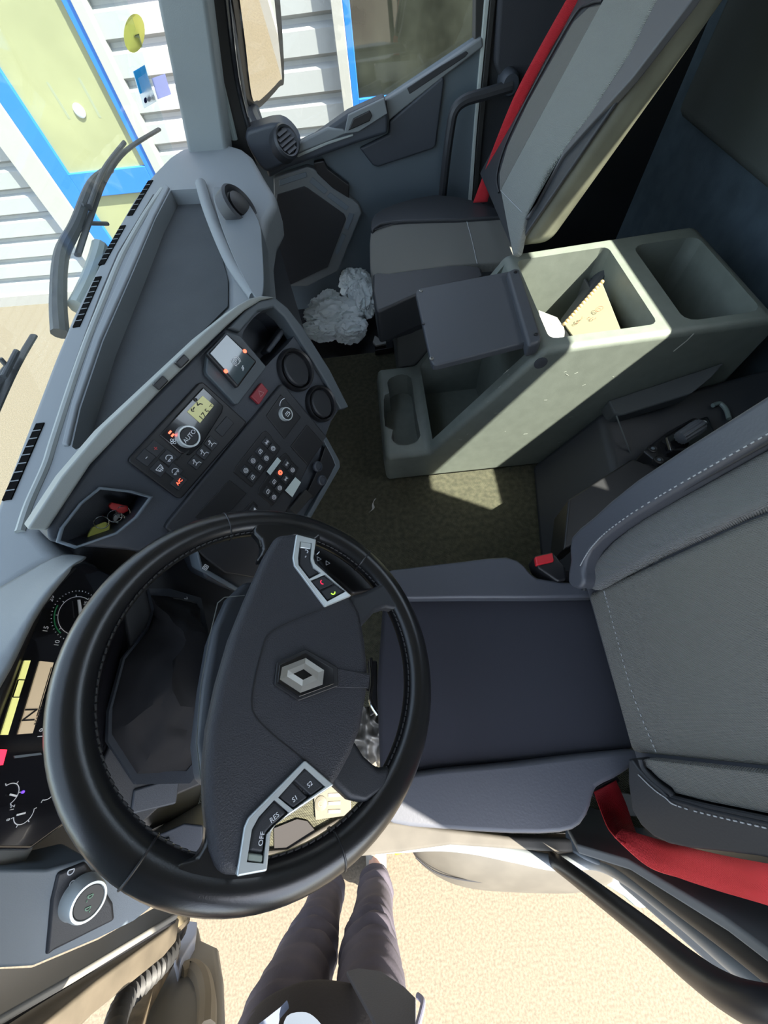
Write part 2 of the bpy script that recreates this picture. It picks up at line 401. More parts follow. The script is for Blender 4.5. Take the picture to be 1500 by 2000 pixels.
# bright B pillar strip
struct(fpr('trim_9', DR, [(952, -60), (962, -60), (932, 250), (922, 395), (915, 395), (926, 250)], -.04, .012, mat('pillar_strip', (.42, .46, .45), .5), bevel=.003))
struct(fpr('trim_10', DR, [(964, -60), (975, -60), (944, 250), (932, 395), (924, 395), (934, 250)], -.04, .02, RUBBER, bevel=.003))
struct(fpr('trim_11', DR, [(930, -60), (951, -60), (940, 70), (928, 90)], -.06, .0, RUBBER, bevel=.003))
struct(fpr('trim_12', DR, [(980, -60), (1160, -60), (1050, 180), (985, 170), (968, 130)], -.04, .05, mat('pillar_pad', (.028, .030, .038), .8, bump=.3, bscale=300), bevel=.012))
gh = thing('grab_bar', 'black bent grab bar on the pillar beside the passenger seat', 'handle', PY(1000, 165, 1.88))
tube('bar', [PY(1000, 168, 1.86), PY(950, 183, 1.86), PY(908, 196, 1.86), PY(888, 216, 1.86), PY(880, 250, 1.86), PY(872, 310, 1.86), PY(864, 385, 1.88)], .017, DARK, gh, n=6)
lathe('mount', Fr(PY(994, 160, 1.88), (1, 0, 0), (0, -1, 0)), [(.032, -.04), (.032, .02), (.026, .03)], DARKB, gh, seg=24)

# exterior mirror beyond the passenger window
mr = thing('wing_mirror', 'black framed wing mirror outside the passenger window', 'mirror', PY(510, 100, 2.12))
MF = Fr(PY(510, 100, 2.12), V((.45, .88, .0)), V((.80, -.50, -.50)))
mo = s2([(445, -120), (535, -120), (548, 0), (556, 150), (545, 172), (512, 208), (498, 214), (486, 206), (474, 160), (462, 60)], 4)
fpr('housing', MF, mo, -.09, 0, BLACK, mr, bevel=.01)
fpr('reflector', MF, s2([(462, -110), (528, -110), (536, 0), (550, 140), (545, 158), (512, 192), (502, 196), (492, 188), (480, 90)], 4), .001, .004, mat('mirror_glass', (.92, .9, .85), .02, metal=1), mr)
tube('arm', [MF.hit(490, 205, -.05), PY(500, 240, 2.05), PY(512, 262, 2.0)], .03, DARK, mr, n=4)
# ------------------------------------------------------------------ dashboard
ZD = 1.68
db = thing('dashboard', 'grey truck dashboard with open top tray and angled centre stack', 'dashboard', (-.45, .8, 1.0))
top = [(wsx(y), y) for y in (-.30, -.1, .2, .41, .6, .76, .92, 1.15, 1.36, 1.5, 1.62, 1.7, 1.8)]
pxs = [(352, 290), (428, 274), (474, 288), (492, 302), (520, 350), (536, 375), (538, 395), (522, 425), (514, 465), (518, 520), (520, 560), (560, 620)]
out = [V((a, b, ZD)) for a, b in top] + zs(pxs[:-1], ZD) + zs([(505, 590), (400, 655), (300, 752), (200, 845), (120, 940), (70, 1030), (100, 1065), (128, 1084), (60, 1120), (0, 1160), (-70, 1300), (-110, 1560), (-60, 1700)], ZD)
sh = prism('top_shell', out, (0, 0, -.10), GREY, db, bevel=.022, seg=4)
tray = [(330, 364), (395, 360), (400, 405), (418, 455), (440, 505), (452, 545), (452, 600), (400, 648), (200, 836), (140, 872), (132, 866), (150, 790), (195, 660), (255, 525), (300, 420)]
tc = prism('x', zs(tray, ZD + .01), (0, 0, -.055), GREY)
cut(sh, [tc])
TRAYM = mat('tray_mat', (.085, .092, .098), .9, bump=.8, weave=260, var=.06, vscale=8)
ins = [(338, 378), (392, 372), (398, 412), (416, 462), (436, 510), (446, 550), (446, 600), (396, 650), (206, 832), (158, 868), (162, 830), (205, 670), (262, 535), (306, 430)]
prism('tray_liner', [p for p in zs(ins, ZD - .043)], (0, 0, .003), TRAYM, db)
# long raised rail in front of the tray, towards the windscreen
prism('tray_rail', zs([(322, 358), (330, 364), (300, 422), (255, 527), (195, 662), (150, 792), (132, 868), (118, 868), (138, 785), (182, 655), (244, 515), (290, 412)], ZD + .006), (0, 0, -.02), GREY, db, bevel=.005)
tube('tray_crest', zs([(318, 372), (285, 420), (240, 500), (207, 580), (178, 652), (150, 730), (108, 860), (92, 912), (60, 985), (42, 1040)], ZD - .002), .009, mat('crest_grey', (.26, .28, .27), .45), db, n=4)
strokes('crest_seam', Fr((0, 0, ZD), (1, 0, 0), (0, 0, 1)), [[(p.x, p.y) for p in zs([(300, 380), (230, 495), (196, 575), (170, 645), (140, 730), (96, 875), (80, 925), (50, 1000)], ZD)]], .0022, BLACK, db, h=.001)
# defroster slots along the glass
for a, b, n in (((12, 976), (78, 826), 9), ((148, 638), (192, 540), 9), ((197, 516), (240, 440), 8), ((253, 420), (294, 352), 7)):
    A = PZ(*a, ZD + .002); B = PZ(*b, ZD + .002); d = (B - A).normalized(); q = V((d.y, -d.x, 0)) * .0085
    ve = prism('defroster_slot', [A - q, B - q, B + q, A + q], (0, 0, -.004), mat('slot_void', (.004, .004, .004), .95, spec=.05), db)
    for i in range(1, n):
        p = A + (B - A) * i / n; w_ = d * .0010
        prism('slot_bar', [p - q - w_, p - q + w_, p + q + w_, p + q - w_], (0, 0, .0008), GREY, ve)
# passenger side sweep: lip round the tray, hump and round tweeter
lip = smooth_path(zs([(392, 358), (404, 400), (424, 452), (448, 505), (470, 540), (500, 580)], ZD + .006), 6)
bm = bmesh.new(); tube_bm(bm, lip, .017, 10, flat=.8); fin('tray_lip', bm, GREY, db)
hump = s2([(415, 372), (432, 365), (470, 380), (505, 430), (512, 480), (515, 560), (505, 585), (485, 560), (455, 500), (428, 430)], 4)
prism('corner_cowl', zs(hump, ZD + .02), (0, 0, -.05), mat('cowl_grey', (.11, .125, .135), .5, bump=.1, bscale=900), db, bevel=.012)
sp = Fr(PZ(468, 402, ZD + .03), (.2, -.9, 0), (.80, -.15, .55))
tw = lathe('tweeter', sp, [(.056, -.03), (.056, .004), (.050, .010), (.042, .006), (.038, .0)], DARK, db, seg=36, sx=.95)
lathe('tweeter_grille', sp, [(.034, .0), (.034, .008), (.022, .012)], BLACK, tw, seg=32)
# front of the passenger dash, falling to the footwell
body = [(-.64, -.20), (-.68, 1.5), (-.60, 1.80), (-.42, 1.86), (-.33, 1.50), (-.335, 1.1), (-.40, .55), (-.56, .3), (-.60, -.20)]
prism('lower_body', [V((a, b, ZD - .05)) for a, b in body], (0, 0, -.62), DARK, db, bevel=.03)
# corner air vent by the door
cv = Fr(PY(560, 276, 1.84), (.5, .86, 0), (.62, -.62, .48))
pod = s2([(478, 262), (500, 250), (545, 240), (575, 262), (586, 290), (575, 310), (540, 330), (515, 335), (490, 300)], 3)
vp = prism('vent_pod', [PY(a, b, 1.86) for a, b in pod], (0, .09, 0), DARKB, db, bevel=.02)
lathe('vent_ring', cv, [(.050, -.04), (.050, .0), (.044, .008), (.038, .004), (.036, -.01)], DARK, vp, seg=32)
for i in range(-2, 3):
    wv_ = math.sqrt(max(.0001, .034 ** 2 - (i * .013) ** 2))
    fab_('vent_blade', Fr(cv.at(0, i * .013, .002), cv.e, cv.n + cv.u * .5), rect(-wv_, -.006, wv_, .006), -.001, .001, DARK, vp)

# ------------------------------------------------------------------ centre stack
ya, ti = math.radians(60), math.radians(30)
CE = V((math.cos(ya), math.sin(ya), 0)); CN = V((math.sin(ya) * math.cos(ti), -math.cos(ya) * math.cos(ti), math.sin(ti)))
CP = Fr(PZ(444, 636, 1.775), CE, CN)
cs = [(92, 1036), (176, 908), (320, 756), (444, 636), (472, 612), (505, 590), (537, 583), (560, 604), (590, 640), (643, 725), (679, 796), (664, 800), (638, 852), (664, 900), (655, 925), (608, 1010), (560, 1080), (500, 1180), (470, 1160), (400, 1130), (383, 1075), (330, 1090), (250, 1075), (160, 1068), (110, 1060)]
stack = fpr('stack_panel', CP, s2(cs, 2), -.16, 0, DARKB, db, bevel=.006)
# carve the open stowage at the top right and the key tray at the left
bin_px = s2([(474, 662), (480, 640), (505, 612), (535, 598), (553, 606), (570, 632), (576, 655), (530, 704), (516, 714), (495, 690)], 3)
keyt = [(118, 1055), (125, 1030), (160, 985), (195, 956), (252, 962), (290, 972), (262, 1010), (225, 1040), (150, 1066)]
def through(fr, uv, h, lo, hi):
    P_ = [fr.hit(a, b, h) + fr.n * (hi - h) for a, b in uv]; return prism('x', P_, fr.n * (lo - hi), DARKB)
c1 = through(CP, bin_px, 0, -.09, .03); c2 = through(CP, keyt, 0, -.07, .03)
cut(stack, [c1, c2])
# silver-grey crown of the stack
crown = [(52, 1034), (92, 1036), (176, 908), (320, 756), (444, 636), (478, 606), (510, 586), (537, 580), (512, 577), (490, 582), (465, 596), (400, 648), (200, 836), (120, 930)]
cr = fpr('crown_trim', CP, crown, -.05, .012, GREYL, db, bevel=.006)
for u, v in ((313, 748), (355, 706)):
    a, b = CP.ab(u, v, .014); fab_('clip', CP, rect(a - .011, b - .006, a + .011, b + .006), .010, .019, BLACK, cr, bevel=.002)
fpr('right_rim', CP, [(537, 580), (562, 600), (592, 638), (645, 722), (682, 795), (666, 800), (632, 738), (580, 655), (556, 618), (536, 600), (505, 608), (480, 636), (470, 648), (446, 640), (480, 606), (505, 588)], -.03, .010, RIMG, db, bevel=.004)
key_rim = [(118, 1055), (125, 1030), (160, 985), (195, 956), (252, 962), (290, 972), (300, 975), (262, 1018), (228, 1048), (140, 1076), (112, 1062)]
# frame of the key tray
kr = [CP.ab(a, b, .004) for a, b in keyt]; cx = sum(a for a, b in kr) / len(kr); cy = sum(b for a, b in kr) / len(kr)
n = len(kr); vs = [CP.at(a, b, .004) for a, b in kr] + [CP.at(cx + (a - cx) * 1.09, cy + (b - cy) * 1.12, .004) for a, b in kr]
mk('key_tray_rim', vs, [[i, (i + 1) % n, (i + 1) % n + n, i + n] for i in range(n)], STEEL, db, solid=.006)

def cab(u, v, h=0): return CP.ab(u, v, h)
# climate unit
cl = thing('climate_unit', '', '', (0, 0, 0)); bpy.data.objects.remove(cl)
cu = fpr('climate_control', CP, [(397, 746), (482, 824), (478, 832), (355, 974), (345, 972), (252, 902), (252, 895), (388, 748)], -.01, .007, BLACK, db, bevel=.003)
fpr('display_bezel', CP, [(397, 756), (437, 793), (434, 806), (395, 868), (370, 890), (352, 884), (312, 850), (345, 812)], .006, .010, GLOSSB, cu, bevel=.003)
LCD = mat('lcd', (.42, .43, .22), .35, emit=(.45, .46, .2), estr=.12)
lc = fpr('climate_lcd', CP, [(396, 773), (418, 792), (391, 826), (366, 804)], .009, .0115, LCD, cu)
INK = mat('lcd_ink', (.02, .02, .02), .5)
a, b = cab(393, 803, .0115)
lettering('lcd_digits', [(CP.moved(a - .001, b - .008, .0115), '17.5', .014), (CP.moved(a + .020, b - .007, .0115), '°C', .007)], INK, cu)
a, b = cab(388, 797, .0115)
strokes('lcd_figure', CP.moved(a, b, .0115), [arc(.008, .012, .0022, 0, 360, 10), [(.006, .008), (.002, .004), (.008, .003), (.010, -.001)], [(-.010, .005), (-.004, .006)], [(-.010, .008), (-.013, .005), (-.010, .002)]], .0018, INK, cu)
def knob(u, v, r, hh, txt, par, name='knob'):
    a, b = cab(u, v, .01 + hh); f = CP.moved(a, b, .008)
    k = lathe(name, f, [(r * 1.02, 0), (r, .004), (r * .97, hh * .8), (r * .93, hh), (r * .80, hh), (r * .76, hh - .002)], SILV, par, seg=48)
    lathe(name + '_cap', f, [(r * .76, hh - .004), (r * .76, hh - .001), (r * .72, hh)], BLACK, k, seg=40)
    if txt: lettering('knob_lettering', [(f.off(hh + .0004), txt, r * .52)], PRINT, k)
    else: strokes('knob_icon', f.off(hh + .0004), [[(-.005, -.004), (.005, -.004), (.006, .0)], [(-.006, 0), (.006, 0)], [(-.005, .003), (.005, .003)]], .0012, PRINT, k)
    return k
knob(371, 852, .0195, .014, 'AUTO', cu, 'fan_knob')
knob(562, 808, .0145, .016, None, None or db, 'heater_knob')
def button(cx, cy, wd, ht, par, ico=None, h=.007, fr=CP, m=DARK, im=PRINT, px=True, nm='button'):
    a, b = (fr.ab(cx, cy, h) if px else (cx, cy))
    k = fab_(nm, fr, rect(a - wd / 2, b - ht / 2, a + wd / 2, b + ht / 2), h - .004, h + .0025, m, par, bevel=.0012, seg=2)
    if ico:
        f = fr.moved(a, b, h + .0025)
        if isinstance(ico, str): lettering('button_print', [(f, ico, ht * .42)], im, k)
        else: strokes('button_print', f, ico, .0011, im, k)
    return k
S = .004
fan = [arc(0, .003, .002, 0, 360, 8), arc(.003, 0, .002, 0, 360, 8), arc(0, -.003, .002, 0, 360, 8), arc(-.003, 0, .002, 0, 360, 8)]
man = [arc(0, .005, .0015, 0, 360, 8), [(0, .003), (-.001, -.002), (.004, -.003), (.005, -.007)], [(-.006, .002), (-.002, .003)], [(-.005, -.003), (-.001, -.002)]]
car = [arc(0, -.001, .005, 20, 160, 8), [(-.006, -.003), (.006, -.003), (.005, .001)], arc(-.003, -.004, .0015, 0, 360, 6), arc(.003, -.004, .0015, 0, 360, 6)]
dem = [[(-.006, .003), (.006, .003), (.004, -.003), (-.004, -.003), (-.006, .003)], [(-.003, -.005), (-.003, .001)], [(0, -.006), (0, .001)], [(.003, -.005), (.003, .001)]]
RDI = mat('red_ink', (.5, .05, .05), .5)
button(303, 876, .021, .021, cu, [[(-.003, 0), (.003, 0)], [(0, .003), (0, -.003)]], im=RDI)
button(285, 894, .021, .021, cu, [[(-.002, 0), (.002, 0)]])
button(328, 894, .021, .021, cu, car); button(311, 915, .021, .021, cu, dem)
button(340, 920, .021, .021, cu, car); button(349, 941, .024, .018, cu, 'A/C', im=GLOWR)
for u, v in ((412, 866), (397, 884), (382, 903)): button(u, v, .020, .020, cu, man)
button(438, 833, .036, .018, cu)
a, b = cab(338, 862, .010); strokes('fan_icon', CP.moved(a, b, .0101), fan, .0010, PRINT, cu)
a, b = cab(337, 850, .010); strokes('fan_lamps', CP.moved(a, b, .0101), [[(-.003, 0), (.003, 0)], [(-.002, .006), (.004, .006)]], .003, GLOWR, cu)
for i in range(4):
    a, b = cab(358, 886, .010); fab_('grille_slit', CP.moved(a - .008 + i * .004, b - i * .0012, .0105), rect(-.007, -.0007, .007, .0007), -.0006, .0004, RUBBER, cu)

# brake display in its bezel
dd = fpr('display_housing', CP, [(406, 688), (443, 647), (470, 655), (521, 716), (518, 722), (466, 790), (460, 790), (404, 730), (402, 722)], -.02, .012, RIMG, db, bevel=.006)
fpr('display_step', CP, [(404, 690), (443, 650), (503, 706), (465, 758)], .010, .024, BLACK, dd, bevel=.004)
SCR = mat('screen_glass', (.05, .07, .08), .08, coat=1)
sc = fpr('screen', CP, [(411, 690), (443, 654), (497, 706), (465, 750)], .023, .027, SCR, dd)
a, b = cab(461, 705, .027)
strokes('parking_symbol', CP.moved(a, b, .0272), [arc(0, 0, .006, 0, 360, 18), arc(0, 0, .0085, 130, 230, 8), arc(0, 0, .0085, -50, 50, 8), [(-.002, -.003), (-.002, .003), (.002, .003), (.002, 0), (-.002, 0)]], .001, PRINT, dd)
a, b = cab(474, 719, .027); strokes('lamp_symbol', CP.moved(a, b, .0272), [arc(0, 0, .002, 0, 360, 8), [(-.004, -.003), (-.002, -.002)], [(.004, .003), (.002, .002)]], .001, PRINT, dd)
for u, v in ((441, 725), (478, 686)):
    a, b = cab(u, v, .027); fab_('warning_light', CP.moved(a, b, .027), arc(0, 0, .0035, 0, 360, 12)[:-1], -.001, .001, GLOWR, dd)
# hazard switch
hz = fpr('hazard_button', CP, [(511, 747), (525, 763), (507, 790), (490, 774)], 0, .009, REDH, db, bevel=.002)
a, b = cab(509, 768, .009); strokes('hazard_triangle', CP.moved(a, b, .0093), [[(-.006, -.004), (.006, -.004), (0, .006), (-.006, -.004)]], .0008, mat('pinkish', (.5, .25, .25), .5), hz)
# round air vents
for u, v, r in ((581, 722, .040), (630, 788, .037)):
    a, b = cab(u, v, .01); f = CP.moved(a, b, 0)
    vt = lathe('air_vent', f, [(r * 1.12, -.01), (r * 1.12, .006), (r * 1.04, .013), (r * .95, .010), (r * .90, 0)], BLACK, db, seg=48)
    vc = lathe('vent_disc', Fr(f.at(0, 0, .004), f.e, f.n + f.e * .25), [(r * .86, -.004), (r * .86, .002), (r * .80, .005)], DARK, vt, seg=40)
    g = Fr(f.at(0, 0, .006), f.e, f.n + f.e * .25)
    strokes('vent_line', g, [arc(-r * .5, -r * .2, r * .95, -40, 75, 14), arc(r * .4, r * .25, r * .9, 170, 235, 10)], .0018, STEEL, vt, h=.0012)
# stowage inside item and lamp
fpr('stowage_latch', CP, [(545, 650), (560, 628), (566, 634), (548, 664), (528, 690), (520, 684)], -.05, -.02, DARKB, db, bevel=.004)
# lower plate
lp = fpr('switch_plate', CP, [(551, 749), (556, 752), (640, 854), (602, 912), (560, 1000), (500, 1130), (440, 1120), (400, 1090), (383, 1075), (322, 1031), (330, 1018)], -.02, .012, DARK, db, bevel=.004)
fpr('heater_plate', CP, [(549, 770), (588, 815), (556, 858), (520, 812)], .011, .014, BLACK, lp, bevel=.002)
a, b = cab(552, 788, .014); strokes('heater_arc', CP.moved(a, b, .0145), [arc(.002, -.012, .018, 60, 130, 8)], .0012, PRINT, lp)
fpr('blank_cover', CP, [(600, 829), (632, 866), (601, 908), (568, 872)], .011, .0145, BLACK, lp, bevel=.003)
# switch banks
b1 = fpr('switch_bank', CP, [(520, 841), (530, 851), (533, 858), (548, 874), (545, 882), (492, 952), (456, 922), (460, 912), (512, 845)], .011, .014, BLACK, lp, bevel=.002)
ic = [[(-.004, -.003), (.004, .003)], [(-.004, .003), (.004, -.003)], [(-.005, 0), (.005, 0)]]
icb = [arc(0, 0, .0045, 0, 360, 12), arc(0, 0, .0022, 0, 360, 8)]
icc = [[(-.004, -.003), (.004, -.003), (.004, .003), (-.002, .003), (-.004, 0), (-.004, -.003)], [(-.001, -.002), (.002, .002)]]
for i, (u, v) in enumerate(((520, 864), (532, 876), (507, 882), (519, 895), (493, 900), (506, 913), (479, 919), (492, 932))):
    button(u, v, .0165, .0165, b1, (ic, icb, icc, icb, icb, icc, icb, icc)[i], h=.014)
b2 = fpr('switch_bank', CP, [(558, 884), (566, 892), (569, 899), (584, 914), (580, 922), (533, 988), (504, 964), (506, 954), (548, 892)], .011, .014, BLACK, lp, bevel=.002)
for i, (u, v) in enumerate(((559, 906), (570, 918), (546, 923), (557, 935), (534, 941), (545, 953), (522, 960), (534, 971))):
    button(u, v, .0165, .0165, b2, (ic, icb, icb, ic, icc, icb, icc, icb)[i], h=.014, im=GLOWR if i == 2 else PRINT)
for q in ([(542, 893), (549, 900), (528, 928), (521, 921)], [(577, 932), (588, 942), (571, 971), (557, 958)]):
    fpr('white_label', CP, q, .0165, .0172, mat('label_white', (.62, .72, .72), .5), lp)
fpr('slot_blank', CP, [(448, 937), (482, 964), (440, 1010), (420, 1030), (380, 1010)], .011, .0135, BLACK, lp, bevel=.002)
b3 = fpr('switch_bank', CP, [(494, 978), (505, 988), (495, 1004), (470, 1040), (450, 1025)], .011, .014, BLACK, lp, bevel=.002)
button(495, 996, .0165, .0165, b3, ic, h=.014)
# recess on the right with two sockets
fpr('socket_recess', CP, [(637, 868), (652, 880), (657, 905), (648, 925), (612, 975), (598, 968), (620, 920)], .010, .0125, BLACK, db, bevel=.003)
for u, v in ((621, 911), (629, 938)):
    a, b = cab(u, v, .016); lathe('socket', CP.moved(a, b, .012), [(.012, 0), (.012, .006), (.009, .008), (.008, .004)], DARKB, db, seg=24)
fpr('slot_strip', CP, [(598, 955), (612, 968), (580, 1005), (566, 995)], .0115, .018, RUBBER, db, bevel=.002)
fpr('stack_edge', CP, [(638, 852), (664, 900), (665, 912), (655, 930), (608, 1012), (600, 1008), (645, 928), (655, 908), (650, 895), (632, 860)], -.02, .014, RIMG, db, bevel=.003)
# bracket end with white symbol seen through the wheel
fpr('plate_end', CP, [(383, 1075), (389, 1078), (397, 1108), (470, 1150), (480, 1164), (452, 1150), (392, 1115)], -.03, .014, STEEL, db, bevel=.003)
a, b = cab(401, 1108, .014); strokes('plate_symbol', CP.moved(a, b, .0145), [[(-.004, -.004), (.004, -.004), (.004, .004), (-.004, .004), (-.004, -.004)], arc(0, 0, .002, 0, 360, 8)], .0015, PRINT, db)
# ------------------------------------------------------------------ instruments and driver side of the dash
IF_ = Fr(PX(150, 1200, -.50), (-.03, 1, 0), (.985, .03, .17))
def iab(u, v, h=0): return IF_.ab(u, v, h)
face = fpr('instrument_face', IF_, [(118, 1118), (165, 1098), (235, 1128), (262, 1180), (262, 1300), (228, 1440), (195, 1560), (60, 1660), (-60, 1660), (-60, 1420), (30, 1290), (85, 1175)], -.03, 0, GLOSSB, db, bevel=.004)
# hood over the instruments
ho = [(-60, 1175), (0, 1143), (60, 1110), (111, 1081), (140, 1079), (180, 1088)]
hi_ = [(-60, 1420), (0, 1327), (25, 1280), (57, 1208), (97, 1148), (142, 1100)]
hk = [(-60, 1500), (-22, 1440), (12, 1350), (40, 1275), (76, 1190), (120, 1125)]
rows = [zs(ho, 1.70), zs([((a + c) / 2, (b + d) / 2) for (a, b), (c, d) in zip(ho, hi_)], 1.755), zs(hi_, 1.765), zs([(a + 5, b + 8) for a, b in hi_], 1.755)]
grid('hood', rows, GREY, db, solid=.006, sub=1)
rows = [zs([(a + 5, b + 8) for a, b in hi_], 1.754), [IF_.hit(a, b, .012) for a, b in hk], [IF_.hit(a + 4, b + 4, -.005) for a, b in hk]]
grid('hood_lining', rows, BLACK, db, solid=.004)
tube('face_edge', [IF_.hit(a, b, .004) for a, b in [(262, 1160), (272, 1210), (262, 1260), (245, 1300)]], .0015, STEEL, db)
# rev counter
a, b = iab(150, 1202); G = IF_.moved(a, b, .0)
rc = strokes('rev_counter', G, [arc(0, 0, .028, -20, 300, 40)] + [[(.028 * math.cos(math.radians(t)), .028 * math.sin(math.radians(t))), (.031 * math.cos(math.radians(t)), .031 * math.sin(math.radians(t)))] for t in range(-20, 301, 40)] + [[(.036 * math.cos(math.radians(t)), .036 * math.sin(math.radians(t))), (.0375 * math.cos(math.radians(t)), .0375 * math.sin(math.radians(t)))] for t in range(-20, 301, 8)], .0008, PRINT, face, h=.001)
strokes('green_band', G, [arc(0, 0, .033, 75, 150, 16)], .0018, mat('green_ink', (.02, .22, .08), .5), face, h=.001)
items = []
for t, s_ in ((128, '10'), (95, '15'), (40, '20')):
    if t in (128, 95, 40): items.append((G.moved(.046 * math.cos(math.radians(t + 30)), .046 * math.sin(math.radians(t + 30)), 0), s_, .009))
for it in items + [(G.moved(.020, -.008, 0), '25', .007)]: lettering('dial_number', [it], PRINT, face, h=.001)
fab_('needle', G, [(-.003, -.001), (.001, -.004), (.022, .006), (.021, .009)], .004, .006, PRINT, face)
# lit displays
def dmat(n, c, e): return mat(n, c, .4, emit=c, estr=e)
fpr('trip_display', IF_, [(49, 1290), (60, 1290), (16, 1435), (3, 1435)], 0, .002, dmat('lcd_yellow', (.62, .62, .22), .30), face)
gd = fpr('gear_display', IF_, [(79, 1291), (105, 1294), (64, 1432), (36, 1434)], 0, .002, dmat('lcd_tan', (.50, .40, .27), .20), face)
a, b = iab(59, 1396, .002); lettering('gear_letter', [(IF_.moved(a, b, .002), 'N', .022)], INK, gd)
a, b = iab(70, 1396, .002); lettering('gear_caption', [(IF_.moved(a, b - .003, .002), 'READING', .0055)], INK, gd)
a, b = iab(86, 1350, .002); strokes('gear_rule', IF_.moved(a, b, .002), [[(-.03, 0), (.03, 0)]], .001, INK, gd)
a, b = iab(34, 1345, .0); strokes('display_frame', IF_.moved(a, b, .0022), [[(-.010, -.004), (.010, -.004), (.010, .004), (-.010, .004), (-.010, -.004)]], .0012, GLOSSB, face)
a, b = iab(80, 1432, .0); lettering('display_digits', [(IF_.moved(a, b, 0), '1.9', .010)], PRINT, face, h=.001)
a, b = iab(192, 1285, .0); c, d = iab(175, 1360, .0); lettering('clock_digits', [(IF_.moved(a, b, 0), '11:50', .006), (IF_.moved(c, d, 0), '92.4MHz', .006)], PRINT, face, h=.001)
fpr('stop_lamp', IF_, [(-20, 1463), (14, 1464), (6, 1494), (-20, 1498)], 0, .002, mat('stop_red', (.75, .02, .04), .4, emit=(1, .02, .05), estr=1.0), face)
fpr('lamp_strip', IF_, [(28, 1476), (80, 1470), (82, 1474), (30, 1481)], 0, .0015, STEEL, face)
for (u, v, r, t0, t1, nt_) in ((15, 1552, .011, 150, 330, 250), (46, 1588, .011, 40, 220, 90), (93, 1542, .011, 100, 290, 0)):
    a, b = iab(u, v); g = IF_.moved(a, b, 0)
    strokes('small_dial', g, [arc(0, 0, r, t0 + 60, t1 + 60, 16)] + [[(r * math.cos(math.radians(t)), r * math.sin(math.radians(t))), (r * 1.25 * math.cos(math.radians(t)), r * 1.25 * math.sin(math.radians(t)))] for t in range(t0 + 60, t1 + 61, 60)], .0008, PRINT, face, h=.001)
    if nt_: strokes('small_needle', g, [[(0, 0), (r * .9 * math.cos(math.radians(nt_)), r * .9 * math.sin(math.radians(nt_)))]], .0018, PRINT, face, h=.003)
a, b = iab(23, 1578); lettering('small_numbers', [(IF_.moved(a, b, 0), '12', .006), (IF_.moved(*iab(15, 1601), 0), '8', .005)], PRINT, face, h=.001)
a, b = iab(44, 1547); fab_('high_beam_lamp', IF_.moved(a, b, 0), arc(0, 0, .0016, 0, 360, 8)[:-1], 0, .0015, mat('blue_lamp', (.1, .05, .5), .5, emit=(.15, .05, 1), estr=.6), face)
# knee panel below, with the boot of the steering column
KF = Fr((-.46, .05, 1.56), (0, 1, 0), (.80, 0, .60))
fpr('knee_panel', KF, [(228, 1128), (310, 1085), (400, 1075), (470, 1140), (460, 1200), (405, 1260), (400, 1530), (330, 1560), (262, 1625), (190, 1640), (150, 1590), (195, 1500), (230, 1420), (262, 1300)], -.03, 0, DARK, db, bevel=.004)
ringo = [(290, 1150), (330, 1150), (392, 1168), (405, 1230), (402, 1490), (370, 1530), (265, 1532), (210, 1448), (212, 1390), (240, 1285), (290, 1222), (300, 1190)]
ro = [KF.ab(a, b, .01) for a, b in ringo]; cx = sum(a for a, b in ro) / len(ro); cy = sum(b for a, b in ro) / len(ro)
n = len(ro); vs = [KF.at(a, b, .012) for a, b in ro] + [KF.at(cx + (a - cx) * .90, cy + (b - cy) * .92, .006) for a, b in ro] + [KF.at(a, b, -.002) for a, b in ro]
mk('boot_frame', vs, [[i, (i + 1) % n, (i + 1) % n + n, i + n] for i in range(n)] + [[i, (i + 1) % n, (i + 1) % n + 2 * n, i + 2 * n] for i in range(n)], DARKB, db)
BOOT = mat('boot_cloth', (.006, .006, .008), .9, bump=.3, bscale=60)
rows = []
for k in range(13):
    t = k / 12; sc_ = .93 - .55 * t; rows.append([])
    for i in range(48):
        j = i / 48 * n; i0 = int(j) % n; i1 = (i0 + 1) % n; fr_ = j - int(j)
        a = ro[i0][0] * (1 - fr_) + ro[i1][0] * fr_; b = ro[i0][1] * (1 - fr_) + ro[i1][1] * fr_
        ox, oy = (cx + (a - cx) * sc_), (cy + (b - cy) * sc_)
        p = KF.at(ox, oy - .02 * t, .004 + .07 * t)
        q = noise.noise(p * 28) * .014 + noise.noise(p * 60) * .006
        rows[-1].append(p + KF.n * q * min(1, 3 * t + .2))
grid('boot', rows, BOOT, db, closed_u=True)
# rocker switch group
fpr('rocker_frame', KF, [(338, 1165), (382, 1170), (386, 1200), (332, 1196)], 0, .008, BLACK, db, bevel=.002)
a, b = KF.ab(360, 1182, .008)
strokes('rocker_print', KF.moved(a, b, .009), [arc(0, 0, .005, 0, 360, 12), arc(0, 0, .002, 0, 360, 6), [(-.016, -.002), (-.012, -.002), (-.012, .002), (-.016, .002), (-.016, -.002)], [(.012, .003), (.012, -.003), (.017, -.001)]], .0012, PRINT, db)
# lower trims seen through the wheel
fpr('knee_trim', KF, [(262, 1542), (345, 1518), (352, 1520), (345, 1570), (255, 1592)], -.005, .004, DARKB, db, bevel=.003)
LK = Fr(PZ(330, 1660, 1.25), (.98, .1, 0), (.3, 0, .95))
fpr('fuse_cover', LK, [(250, 1655), (360, 1608), (396, 1612), (398, 1700), (300, 1720), (240, 1700)], -.25, 0, DARKB, db, bevel=.004)
fpr('fuse_latch', LK, [(280, 1652), (330, 1636), (330, 1665), (290, 1660)], -.002, .006, BLACK, db, bevel=.002)
